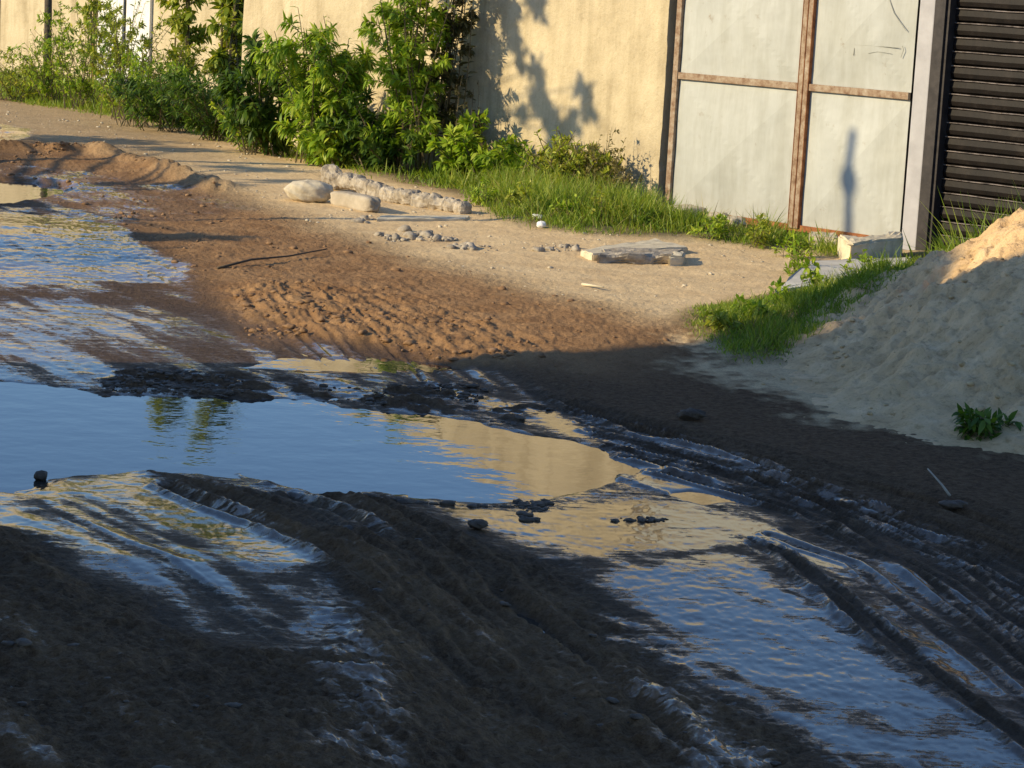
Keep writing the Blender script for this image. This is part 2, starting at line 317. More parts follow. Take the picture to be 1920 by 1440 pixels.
s_ = N(nt, 'MapRange'); nt.links.new(film, s_.inputs[0]); s_.inputs[3].default_value = .12; s_.inputs[4].default_value = .55
nt.links.new(s_.outputs[0], b.inputs['Specular IOR Level']); b.inputs['IOR'].default_value = 1.42
hh = mth(nt, 'ADD', mth(nt, 'MULTIPLY', n2, 1.), mth(nt, 'MULTIPLY', n3, .35))
st = N(nt, 'MapRange'); nt.links.new(film, st.inputs[0]); st.inputs[3].default_value = 1.; st.inputs[4].default_value = .012; sb = mth(nt, 'MULTIPLY', st.outputs[0], mth(nt, 'SUBTRACT', 1., mth(nt, 'MULTIPLY', mth(nt, 'MAXIMUM', A('sand'), mth(nt, 'MULTIPLY', A('brown'), .6)), .75)))
nb = bump(nt, None, n5, mth(nt, 'SUBTRACT', .5, mth(nt, 'MULTIPLY', film, .482)), .02)
bump(nt, b, hh, sb, .034, nb)
# water
m, nt, b, o = mat('puddle_water'); M['water'] = m
b.inputs['Base Color'].default_value = (.035, .033, .03, 1); b.inputs['Roughness'].default_value = .03
b.inputs['IOR'].default_value = 1.42; b.inputs['Specular IOR Level'].default_value = .85
tc = N(nt, 'NewGeometry').outputs['Position']
bump(nt, b, noise(nt, 5., 3, .5, tc), .5, .004)

# ------------------------------------------------------------ ground sheet (rings round the camera foot, fine where the road is seen)
def ground():
    fine = np.linspace(-15.5, 15.5, 1080); az = np.radians(np.concatenate([np.linspace(-180, -17, 70), fine, np.linspace(17, 176, 69)]))
    rad = np.concatenate([[.0, 1, 2, 3, 4, 4.7, 5.2], 5.5*np.exp(np.linspace(0, math.log(34/5.5), 860)), [36, 39, 43, 48, 55, 65, 80, 110, 160, 260, 500, 1200]])
    na = len(az); nr = len(rad)
    AA, RR = np.meshgrid(az, rad); x = RR*np.sin(AA); y = RR*np.cos(AA)
    f = field(x, y)
    V = np.stack([x, y, f['z']], -1).reshape(-1, 3)
    i = np.arange(nr-1)[:, None]*na; j = np.arange(na)[None, :]; j2 = (j+1) % na
    Q = np.stack([i+j, i+na+j, i+na+j2, i+j2], -1).reshape(-1, 4)[:, ::-1]
    o = mesh('ground', V, Q[na:], M['ground'], smooth=True, attrs={k: f[k].ravel() for k in ('wet', 'film', 'sand', 'brown', 'green')})
    tag(o, kind='structure', label='muddy dirt road with wheel ruts, brown mud and pale trodden sand')
ground()
x0, x1, y0, y1 = -8, 2.6, 5, 27
mesh('puddle_water', [(x0, y0, 0), (x1, y0, 0), (x1, 17.5, 0), (x0, y1, 0)], [(0, 1, 2, 3)], M['water'])
tag(bpy.data.objects['puddle_water'], kind='structure', label='still rain water lying in the road puddles')

# ------------------------------------------------------------ walls and gate
m, nt, b, o = mat('beige_plaster'); M['plaster'] = m
pl = ramp(nt, noise(nt, 1.3, 8, .7), [(.28, (.38, .31, .20)), (.45, (.54, .45, .295)), (.7, (.65, .55, .37))])
mp = N(nt, 'Mapping'); mp.inputs['Scale'].default_value = (1, 1, .12); nt.links.new(N(nt, 'NewGeometry').outputs['Position'], mp.inputs[0])
stk = ramp(nt, noise(nt, 5, 5, .6, mp.outputs[0]), [(.35, (.74, .72, .68)), (.55, (1, 1, 1))])
gr_ = ramp(nt, noise(nt, 45, 4, .7), [(.25, (.78, .76, .72)), (.45, (1, 1, 1))])
nt.links.new(mixc(nt, 1., mixc(nt, .8, pl, stk, 'MULTIPLY'), gr_, 'MULTIPLY'), b.inputs['Base Color'])
b.inputs['Roughness'].default_value = .95; b.inputs['Specular IOR Level'].default_value = .1
bump(nt, b, mth(nt, 'ADD', noise(nt, 30, 6, .7), noise(nt, 3, 4, .6)), .7, .012)
def wbox(mb, u0, u1, o0, o1, z0, z1, z2=None):      # z2: top height at u1
    if z2 is None: z2 = z1
    mb.add([wp(u0, o0, z0), wp(u1, o0, z0), wp(u1, o1, z0), wp(u0, o1, z0), wp(u0, o0, z1), wp(u1, o0, z2), wp(u1, o1, z2), wp(u0, o1, z1)], BQ)
def slab(name, prof, o0, o1, mt, parent=None):       # prof: (u,z) outline
    n = len(prof); V = [wp(u, o0, z) for u, z in prof]+[wp(u, o1, z) for u, z in prof]
    Q = [tuple(range(n))[::-1], tuple(range(n, 2*n))]+[(k, (k+1) % n, n+(k+1) % n, n+k) for k in range(n)]
    return mesh(name, V, Q, mt, parent)
U = lambda px, py=200, o=0.: pixw(px, py, o)[0]
ul = U(452, 150)
GO = -.05                                             # gate leaf plane, set back in the opening
gl = U(1262, 200, GO)
gate_top = 2.32
tops = [(U(1600), 2.75), (U(1400), 2.9), (U(1150), 3.35), (U(950), 2.8), (U(820), 2.65), (U(700), 2.45), (ul, 2.25)]
g_r = U(1706, 200, GO)
# plaster wall, with a subdivided, slightly uneven front
wall = empty('garage_wall', wp((ul)/2, -.1, 0), 'long beige rough plastered wall behind the bushes, left of the gate', 'wall')
def jagged_wall():
    mb = MB(); nu, nz = 120, 50
    us = np.linspace(ul, -.06, nu)
    zt = np.interp(us, [t[0] for t in tops[::-1]], [t[1] for t in tops[::-1]])
    V = []; 
    for i, u in enumerate(us):
        for k in range(nz+1):
            z = -.1+(zt[i]+.1)*k/nz
            e = .008*fbm(u*3, z*3, 3, 5)+.004*fbm(u*12, z*12, 2, 9)
            uu = u+(.012*fbm(z*9, 3.3, 3, 2) if i == nu-1 else 0)
            V.append(wp(uu, e, z))
    Q = [(i*(nz+1)+k, (i+1)*(nz+1)+k, (i+1)*(nz+1)+k+1, i*(nz+1)+k+1) for i in range(nu-1) for k in range(nz)]
    b0 = len(V)
    for i, u in enumerate(us): V.append(wp(u, -.24, -.1)); V.append(wp(u, -.24, zt[i]))
    for i in range(nu-1):
        Q.append((i*(nz+1)+nz, (i+1)*(nz+1)+nz, b0+2*(i+1)+1, b0+2*i+1)); Q.append((b0+2*i, b0+2*i+1, b0+2*i+3, b0+2*i+2))
    # ends
    for e in (0, nu-1):
        for k in range(nz):
            za = -.1+(zt[e]+.1)*k/nz; zb = -.1+(zt[e]+.1)*(k+1)/nz
            V.append(wp(us[e], -.24, za)); V.append(wp(us[e], -.24, zb)); q = (e*(nz+1)+k, e*(nz+1)+k+1, len(V)-1, len(V)-2); Q.append(q if e == 0 else q[::-1])
    return mesh('plaster_face', V, Q, M['plaster'], wall, smooth=False)
jagged_wall()
slab('lintel', [(-.05, gate_top), (g_r+.3, gate_top), (g_r+.3, 2.7), (U(1400), 2.9), (-.05, float(np.interp(0, [t[0] for t in tops[::-1]], [t[1] for t in tops[::-1]])))], -.24, 0, M['plaster'], wall)

# gate
m, nt, b, o = mat('gate_paint'); M['gate'] = m
c = ramp(nt, noise(nt, 1.6, 6, .6), [(.3, (.37, .38, .355)), (.7, (.45, .46, .43))])
mpz = N(nt, 'Mapping'); mpz.inputs['Scale'].default_value = (3, 3, .5); nt.links.new(N(nt, 'NewGeometry').outputs['Position'], mpz.inputs[0])
c = mixc(nt, .6, c, ramp(nt, noise(nt, 2., 6, .7, mpz.outputs[0]), [(.35, (.80, .78, .72)), (.6, (1.06, 1.06, 1.06))]), 'MULTIPLY')
drt = ramp(nt, noise(nt, 7, 7, .7), [(.25, (.55, .40, .25)), (.38, (1, 1, 1))])
nt.links.new(mixc(nt, .7, c, drt, 'MULTIPLY'), b.inputs['Base Color']); b.inputs['Roughness'].default_value = .55; b.inputs['Specular IOR Level'].default_value = .3
bump(nt, b, noise(nt, 2.2, 3), .6, .035)
m, nt, b, o = mat('rusty_angle_iron'); M['rust'] = m
c = ramp(nt, noise(nt, 14, 8, .75), [(.32, (.14, .075, .04)), (.45, (.24, .155, .095)), (.55, (.32, .24, .165)), (.72, (.42, .36, .28))])
nt.links.new(c, b.inputs['Base Color']); b.inputs['Roughness'].default_value = .85; bump(nt, b, noise(nt, 60, 5), .5, .003)
M['rust_dark'] = simple('orange_rust', (.16, .055, .022), (.36, .15, .06), 14, rough=.95, bstr=.7, bdist=.004, bscale=50)
gt = empty('metal_gate', wp((gl+g_r)/2, GO, 0), 'pale grey green sheet metal double gate with rusty frame bars', 'gate')
uc = U(1508, 200, GO); zb = pixw(1285, 402, GO)[1]; zb2 = pixw(1690, 452, GO)[1]; zbot = (zb+zb2)/2+.02
zmid = (pixw(1280, 148, GO)[1]+pixw(1705, 174, GO)[1])/2
print('gate', gl, uc, g_r, 'zb', zb, zb2, 'mid', pixw(1280, 148, GO)[1], pixw(1705, 174, GO)[1], 'ul', ul)
fw = .066; cb = .052
def panel(u0, u1, z0, z1):
    n = 24; V = []
    for i in range(n+1):
        for k in range(n+1):
            s = i/n; t = k/n; e = min(s, 1-s, t, 1-t)
            V.append(wp(u0+(u1-u0)*s, GO+.085*e+.004*float(fbm(s*4+u0, t*4+z0, 2, 3)), z0+(z1-z0)*t))
    Q = [(i*(n+1)+k, (i+1)*(n+1)+k, (i+1)*(n+1)+k+1, i*(n+1)+k+1) for i in range(n) for k in range(n)]
    return mesh('sheet_panel', V, Q, M['gate'], gt, smooth=False)
for (a, bb) in ((gl+fw, uc-cb), (uc+cb, g_r)):
    panel(a, bb, zbot, zmid-.03); panel(a, bb, zmid+.03, gate_top)
def bar(name, u0, u1, z0, z1, o0=GO, o1=GO+.035, mt='rust'):
    mb = MB(); wbox(mb, u0, u1, o0, o1, z0, z1); ob = mb.build(name, M[mt], gt)
    bv = ob.modifiers.new('bevel', 'BEVEL'); bv.width = .004; bv.segments = 2; return ob
bar('frame_bar', gl, gl+fw-.006, zbot-.02, gate_top)
bar('frame_bar', uc-cb, uc-.006, zbot-.02, gate_top, GO, GO+.04); bar('frame_bar', uc+.006, uc+cb, zbot-.02, gate_top, GO, GO+.04)
for du in (-cb-.008, -.004, cb+.001): bar('rust_edge', uc+du, uc+du+.007, zbot-.015, gate_top-.01, GO+.002, GO+.043, 'rust_dark')
bar('cross_bar', gl+fw, uc-cb-.01, zmid-.03, zmid+.03, GO+.001, GO+.034); bar('cross_bar', uc+cb+.01, g_r, zmid-.03, zmid+.03, GO+.001, GO+.034)
bar('bottom_rail', gl, g_r, zbot-.045, zbot+.012, GO+.005, GO+.022, 'rust_dark')
def scribble(pts, wd=.006, name='scratch_mark'):
    q = [np.array(wp(*(pixw(a, c_, GO)[0], GO+.028, pixw(a, c_, GO)[1]))) for a, c_ in pts]
    V, Q = tube(q, wd/2, 4); mesh(name, V, Q, M['scr'], gt)
M['scr'] = simple('pencil_scratch', (.26, .26, .22), (.36, .36, .31), 20)
scribble([(1606, 84), (1640, 86), (1690, 90)]); scribble([(1606, 90), (1604, 104)]); scribble([(1696, 86), (1698, 94), (1693, 108)])
scribble([(1632, 100), (1650, 97), (1676, 101)], .004)
scribble([(1672, 0), (1680, 24), (1693, 44), (1703, 58)], .007)
# near-black sheet standing in for the shade beneath and behind the gate
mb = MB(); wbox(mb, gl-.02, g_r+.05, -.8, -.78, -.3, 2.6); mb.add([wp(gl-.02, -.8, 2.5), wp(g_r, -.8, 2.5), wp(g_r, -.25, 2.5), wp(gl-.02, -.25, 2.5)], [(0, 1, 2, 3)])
mb.build('gap_shade_sheet', M['dark'], gt)
# pillar and shutter
PO = .03
pu0 = U(1713, 200, PO); pu1 = U(1738, 200, PO); bu1 = U(1760, 200, PO)
pil = empty('gate_pillar', wp(pu0, 0, 0), 'narrow whitewashed pillar between the pale gate and the black shutter', 'pillar')
mb = MB(); wbox(mb, pu0-.02, pu1, -.24, PO, -.2, 2.9); ob = mb.build('shaft', M['white'], pil); bv = ob.modifiers.new('bevel', 'BEVEL'); bv.width = .008; bv.segments = 2
sh = empty('roller_shutter', wp(bu1+1, 0, 0), 'black ribbed roller shutter behind the sand heap', 'shutter')
mb = MB(); wbox(mb, pu1+.003, bu1-.01, -.2, PO+.004, -.2, 2.9); mb.build('guide_post', M['black'], sh)
mb = MB(); wbox(mb, bu1-.007, bu1+.018, -.2, PO-.02, -.2, 2.9); mb.build('guide_rail', M['black'], sh)
zA = pixw(1770, 120, 0)[1]; zB = pixw(1748, 358, 0)[1]; pitch = (zA-zB)/9.; print('slat pitch', pitch, zA, zB)
m, nt, b, o = mat('shutter_paint'); M['shut'] = m
c = ramp(nt, noise(nt, 6, 6, .7), [(.3, (.004, .003, .003)), (.55, (.010, .007, .006)), (.75, (.026, .020, .017))])
nt.links.new(c, b.inputs['Base Color']); b.inputs['Roughness'].default_value = .6; b.inputs['Specular IOR Level'].default_value = .2; bump(nt, b, noise(nt, 25, 5), .6, .004)
M['lip'] = simple('worn_edge_highlight', (.05, .04, .035), (.26, .22, .20), 12, rough=.5, spec=.5)  # pale colour paints highlights along the worn slat edges
k0 = int((zA+.2)/pitch); z = zA-pitch*k0; n_s = 0
while z < 2.8:
    nseg = 40; prof = [(-.075, 0), (-.045, .012), (-.035, pitch*.4), (-.045, pitch*.8), (-.072, pitch*.97)]; V = []; Q = []
    for i in range(nseg+1):
        u = bu1+.022+3.4*i/nseg
        for (oo, dz) in prof: V.append(wp(u, oo-.03+.004*float(fbm(u*5, z*7, 2, 4)), z+dz+.005*float(fbm(u*2.5, z*9, 2, 8))))
    k = len(prof)
    for i in range(nseg):
        for j in range(k-1): Q.append((i*k+j, (i+1)*k+j, (i+1)*k+j+1, i*k+j+1))
    sl_ = mesh('slat', V, Q, M['shut'], sh)
    q = [np.array(V[i*k+3])+np.array([*(NU*.010), .012]) for i in range(nseg+1)]
    V2, Q2 = tube(q, .0042, 5); e = mesh('slat_edge', V2, Q2, M['lip'], sl_); e.matrix_parent_inverse = Matrix.Identity(4); e.location = (0, 0, 0)
    sl_.matrix_parent_inverse = Matrix.Translation(-sh.location); z += pitch; n_s += 1
mb = MB(); wbox(mb, bu1+.02, bu1+3.5, -.24, 0, 2.78, 3.1); mb.build('shutter_box', M['black'], sh)
mb = MB(); wbox(mb, bu1+.02, bu1+3.5, -.2, -.15, -.2, 2.8); mb.build('back_sheet', M['dark'], sh)
# far wall, set back
LO = wallo(*P(0, 147)); ULft = lambda px: pixw(px, 100, LO)[0]
fwl = empty('yard_wall', wp(ULft(200), LO, 0), 'pale yellow wall standing farther back behind the weeds at far left', 'wall')
mb = MB(); wbox(mb, ULft(186), ULft(470)+3, LO-.25, LO, -.1, 3.3); wbox(mb, ULft(-500), ULft(186)-.02, LO-.25, LO+.05, -.1, 3.25); mb.build('plaster_face', M['plaster'], fwl)
mb = MB(); wbox(mb, ULft(-500), ULft(6), LO+.05, LO+.12, -.1, .12); mb.build('plinth', M['pipe'], fwl)
mb = MB()
for px, wd in ((2, .06), (181, .035)): u = ULft(px); wbox(mb, u-wd/2, u+wd/2, LO+.052, LO+.075, .1, 3.1)
mb.build('drain_strip', M['rust_dark'], fwl)
dr = empty('white_door', wp(ULft(235), LO, 0), 'white panelled door in the far left wall half hidden by weeds', 'door')
for a, bb in ((187, 234), (240, 284)):
    mb = MB(); wbox(mb, ULft(a), ULft(bb), LO+.005, LO+.05, .1, 2.2); mb.build('door_leaf', M['white2'] if 'white2' in M else M.setdefault('white2', simple('white_paint', (.66, .64, .60), (.80, .78, .74), 3, rough=.7)), dr)
mb = MB(); wbox(mb, ULft(234)+.004, ULft(240)-.004, LO+.005, LO+.03, .1, 2.19); mb.build('door_gap', M['dark'], dr)
q = P(88, 190, .05)
po = empty('utility_post', (q[0], q[1], .03), 'thin dark rusty post standing in the weeds before the far wall', 'post')
V, Q = tube([(0+q[0], q[1], -.1), (q[0]-.01, q[1], 1.2), (q[0]-.03, q[1]+.01, 2.2)], .05, 10); mesh('shaft', V, Q, M['twig'], po, True)
V, Q = tube([(q[0]-.03, q[1]+.01, 2.2), (q[0]-.03, q[1]+.01, 2.24)], .062, 10); mesh('cap', V, Q, M['twig'], po, True)

# ------------------------------------------------------------ sand heap
SC = np.array([4.4, 13.35])
def heap_h(x, y):
    dx = x-SC[0]; dy = y-SC[1]; th = np.arctan2(dy, dx)
    R = 3.32*(1+.03*fbm(x*5, y*5, 4, 88)+.015*fbm(x*16, y*16, 2, 89)+.06*np.sin(3*th+1)+.05*fbm(th*2+5, th*0, 2, 3)); r = np.hypot(dx, dy)/R
    h = np.where(r < 1, 2.1*np.clip(1-r, 0, 1)**1.45, -.35*(r-1))
    h = h+np.where(r < 1, 1, 0)*np.clip((1-r)*5, 0, 1)*(.07*fbm(x*2.2, y*2.2, 4, 71)+.045*fbm(x*8, y*8, 4, 73)+.07*np.maximum(fbm(x*5, y*5, 3, 75)-.15, 0)+.014*fbm(x*34, y*34, 3, 79))
    return h
n = 640; xs = np.linspace(SC[0]-3.5, SC[0]+3.5, n); ys = np.linspace(SC[1]-3.5, SC[1]+3.5, n); X, Y = np.meshgrid(xs, ys)
hz = heap_h(X, Y)+.045
V = np.stack([X, Y, hz], -1).reshape(-1, 3); i = np.arange(n-1)[:, None]*n+np.arange(n-1)[None, :]
Q = np.stack([i, i+1, i+n+1, i+n], -1).reshape(-1, 4); keep = hz.reshape(-1)[Q].max(1) > -.06; Q = Q[keep]
m, nt, b, o = mat('yellow_sand'); M['heap'] = m
n2 = noise(nt, 3.5, 6, .65); n3 = noise(nt, 60, 4, .7); n4 = noise(nt, 14, 5, .7)
c = ramp(nt, n2, [(.3, (.53, .355, .18)), (.5, (.66, .455, .245)), (.7, (.77, .555, .32))])
c = mixc(nt, .8, c, ramp(nt, n3, [(.28, (.6, .58, .52)), (.45, (1, 1, 1))]), 'MULTIPLY')
c = mixc(nt, .6, c, ramp(nt, n4, [(.30, (.55, .52, .42)), (.45, (1, 1, 1))]), 'MULTIPLY')
nt.links.new(c, b.inputs['Base Color']); b.inputs['Roughness'].default_value = .95; b.inputs['Specular IOR Level'].default_value = .1
bump(nt, b, mth(nt, 'ADD', n3, n4), .8, .016)
tag(mesh('sand_heap', V, Q, M['heap'], smooth=True), 'large heap of pale yellow building sand at the right edge', 'sand heap')

# ------------------------------------------------------------ stones, blocks, debris
def rock(name, c, size, mt, label=None, cat='stone', rot=0., seed=0, tilt=0., sq=2.3, namp=.10, nf=2., parent=None, n=28, group=None, sub=.0):
    th = np.linspace(0, math.pi, n); ph = np.linspace(0, 2*math.pi, 2*n, endpoint=False)
    T, Ph = np.meshgrid(th, ph, indexing='ij'); d = np.stack([np.sin(T)*np.cos(Ph), np.sin(T)*np.sin(Ph), np.cos(T)], -1).reshape(-1, 3)
    k = (np.abs(d)**sq).sum(1)**(-1/sq); v = d*k[:, None]
    e = 1+namp*fbm(v[:, 0]*nf+v[:, 2]*1.7+seed*3.1, v[:, 1]*nf-v[:, 2]*1.3+seed*1.7, 4, seed)+namp*.35*fbm(v[:, 0]*nf*4+v[:, 2]*5, v[:, 1]*nf*4+v[:, 2]*4, 3, seed+5)
    v = v*e[:, None]*np.array(size)/2
    R = np.array(Matrix.Rotation(rot, 3, 'Z') @ Matrix.Rotation(tilt, 3, 'Y')); v = v@R.T
    zb_ = v[:, 2].min(); loc = np.array([c[0], c[1], (c[2] if len(c) > 2 else float(gz(c[0], c[1])))-zb_-sub])
    m2 = 2*n; Q = [(i*m2+j, (i+1)*m2+j, (i+1)*m2+(j+1) % m2, i*m2+(j+1) % m2) for i in range(n-1) for j in range(m2)]
    if parent is None:
        o = mesh(name, v, Q, M[mt], smooth=True); o.location = loc; tag(o, label, cat, group)
    else: o = mesh(name, v+loc, Q, M[mt], parent, smooth=True)
    return o
p = P(579, 396); rock('boulder', p, (.39, .24, .185), 'stone', 'smooth rounded pale boulder at the left end of the rubble row', 'boulder', rot=-.05, seed=3, sq=2.35, namp=.16, nf=1.6, sub=.01)
# lumpy concrete log
A0 = P(612, 372); B0 = P(872, 421)
lg = empty('concrete_log', (*((A0+B0)/2), .05), 'long lumpy broken concrete beam lying beside the grass verge', 'concrete beam')
dv = B0-A0; L = np.linalg.norm(dv); nn = 150; ring = 26; V = []; Q = []
dr_ = dv/L; pr = np.array([-dr_[1], dr_[0]])
breaks = np.array([0, .10, .24, .36, .45, .56, .66, .75, .86, .93, 1.])
for i in range(nn):
    t = i/(nn-1); rr = .078*(1-.25*t)+.0
    seg = np.abs(t-breaks).min(); rr *= .72+.28*min(1, seg/.010); rr *= min(1, (min(t, 1-t)/.012+.35)**.5)
    cc = A0+dv*t+pr*.03*math.sin(t*9)
    zc = float(gz(cc[0], cc[1]))+.065-.03*t+.05*(1-t)**3
    for k in range(ring):
        q = 2*math.pi*k/ring; e = 1+.42*float(fbm(t*22, math.cos(q)*1.5+7, 4, 5))+.42*float(fbm(t*22+9, math.sin(q)*1.5, 4, 8))
        s = rr*e/(abs(math.cos(q))**3+abs(math.sin(q))**3)**(1/3)
        V.append((cc[0]+pr[0]*s*math.cos(q), cc[1]+pr[1]*s*math.cos(q), zc+s*math.sin(q)))
Q = [(i*ring+k, i*ring+(k+1) % ring, (i+1)*ring+(k+1) % ring, (i+1)*ring+k) for i in range(nn-1) for k in range(ring)]+[tuple(range(ring))[::-1], tuple(range((nn-1)*ring, nn*ring))]
mesh('beam', V, Q, M['rubble'], lg, smooth=False)
# short pipe
A1 = P(628, 402); B1 = P(702, 417)
pp = empty('cement_pipe', (*A1, .05), 'short pale cement drum piece lying between boulder and concrete beam', 'pipe')
g1 = float(gz(*A1)); g2 = float(gz(*B1)); d1 = (B1-A1)/np.linalg.norm(B1-A1)
ct_ = (A1+B1)/2; ang = math.atan2(d1[1], d1[0]); Lp = float(np.linalg.norm(B1-A1))
rock('barrel', (*ct_, (g1+g2)/2), (Lp*1.02, .15, .135), 'pipe', rot=ang, seed=61, sq=5, namp=.09, nf=3, parent=pp, sub=.015)
def block(name, corners, h, mt, label, cat, group=None, chip=.0, rotz=0, zoff=0., seed=0, lift=0.):
    c = np.array([P(*q, .05) for q in corners]); ctr = c.mean(0); zg = float(gz(*ctr))+lift
    import bmesh
    bm = bmesh.new(); lo = [bm.verts.new((*(q-ctr), -.02)) for q in c]; hi = [bm.verts.new((*(q-ctr), h)) for q in c]
    bm.faces.new(lo[::-1]); bm.faces.new(hi)
    for k in range(4): bm.faces.new((lo[k], lo[(k+1) % 4], hi[(k+1) % 4], hi[k]))
    bmesh.ops.recalc_face_normals(bm, faces=bm.faces); bmesh.ops.bevel(bm, geom=bm.edges[:], offset=min(.014, h*.2), segments=2, affect='EDGES')
    bmesh.ops.subdivide_edges(bm, edges=[e for e in bm.edges if e.calc_length() > .06], cuts=9, use_grid_fill=True)
    for v in bm.verts:
        n_ = fbm(np.array([v.co.x*18+seed, v.co.z*25]), np.array([v.co.y*18, v.co.y*9+v.co.z*20]), 3, seed); big = fbm(np.array([v.co.x*6+v.co.z*5]), np.array([v.co.y*6+seed]), 2, seed+3)[0]
        v.co += Vector((n_[0], n_[1], n_[1]-n_[0]))*.008+v.normal*(-chip*max(0, big-.15))
    me = bpy.data.meshes.new(name); bm.to_mesh(me); bm.free(); me.materials.append(M[mt]); o = bpy.data.objects.new(name, me); COL.objects.link(o)
    o.location = (*ctr, zg); return tag(o, label, cat, group)
block('stone_slab', [(1086, 487), (1110, 496), (1290, 482), (1228, 466)], .045, 'block', 'flat pale stone slab lying behind its weathered neighbour on the sand', 'slab', 'slabs lying on the sand before the gate', .03, seed=2)
block('stone_slab', [(1118, 500), (1262, 502), (1282, 490), (1130, 487)], .075, 'rubble', 'grey weathered slab with weeds on its face, front one on the sand', 'slab', 'slabs lying on the sand before the gate', .05, seed=5)
block('stone_slab', [(1252, 504), (1280, 504), (1284, 494), (1258, 494)], .068, 'block', 'small broken end piece at the right tip of the grey slab', 'slab', 'slabs lying on the sand before the gate', .04, seed=8)
block('flat_board', [(706, 421), (870, 421), (880, 415), (712, 414)], .022, 'block', 'thin flat stone strip lying below the lumpy concrete beam', 'strip', seed=9, chip=.02)
block('limestone_block', [(1590, 506), (1690, 496), (1688, 482), (1568, 489)], .16, 'block', 'squared yellow limestone block with chipped face beneath the gate', 'block', 'stones under the gate', .06, seed=12)
block('limestone_block', [(1515, 478), (1570, 482), (1568, 472), (1515, 468)], .09, 'block', 'low pale stone half sunk in grass left of the yellow block', 'block', 'stones under the gate', .05, seed=14)
for k, (px, py, sx, sy, sz, lb) in enumerate([(1215, 408, .24, .2, .10, 'pale stone at the foot of the plaster wall corner'), (1285, 424, .36, .25, .11, 'widest white rubble stone under the left gate leaf'), (1340, 428, .25, .2, .09, 'white rubble stone beside the widest one under the gate'),
                                 (1372, 436, .22, .18, .08, 'angular white rubble stone farthest right in the gate grass'), (1186, 433, .13, .10, .04, 'flat white stone chip lying in the grass verge')]):
    rock('rubble_stone', P(px, py), (sx, sy, sz), 'stone', lb, 'stone', rot=k*.7, seed=20+k, sq=4, namp=.22, sub=.01, n=18, group='white stones in the grass under the gate')
rock('litter_scrap', P(1008, 437), (.10, .07, .04), 'litter', 'crumpled white scrap in the grass, the upper of two', 'litter', seed=31, namp=.4, sq=3, n=14, group='white scraps in the verge')
rock('litter_scrap', P(1014, 449), (.07, .05, .05), 'litter', 'small bright white scrap at the edge of the grass, lower of two', 'litter', seed=32, namp=.3, n=14, group='white scraps in the verge')
rock('mud_lump', P(895, 1010), (.07, .06, .035), 'clod', 'single dark mud lump standing in the yellow wet mud', 'mud lump', seed=41, namp=.3, n=14)
rock('mud_lump', P(77, 900), (.05, .05, .04), 'clod', 'lone dark mud lump at the left puddle shore', 'mud lump', seed=42, namp=.3, n=14)
rock('mud_lump', P(1295, 803), (.12, .07, .045), 'clod', 'dark curled mud lump beside the tracks below the sand heap', 'mud lump', seed=43, namp=.45, n=16)
rock('mud_lump', P(1785, 975), (.10, .07, .03), 'clod', 'dark flat mud lump beside the pale stick at right', 'mud lump', seed=44, namp=.4, n=14)
def stick(pts, r, label, mt='twig', z=.012):
    q = [(*P(a, c_), float(gz(*P(a, c_)))+z+zz) for a, c_, zz in pts]; V, Q = tube(q, np.linspace(r, r*.5, len(q)), 7)
    tag(mesh('stick', V, Q, M[mt], smooth=True), label, 'stick')
stick([(1778, 962, .01), (1762, 955, .04), (1735, 935, .06)], .006, 'short pale stick poking out of the dark mud at right', 'pipe')
stick([(408, 523, 0), (470, 516, .02), (540, 505, .015), (612, 494, .03)], .009, 'long thin dark stick lying on the brown mud bank')
stick([(1090, 560, 0), (1130, 568, .01)], .01, 'small pale splinter lying on the open sand', 'block')
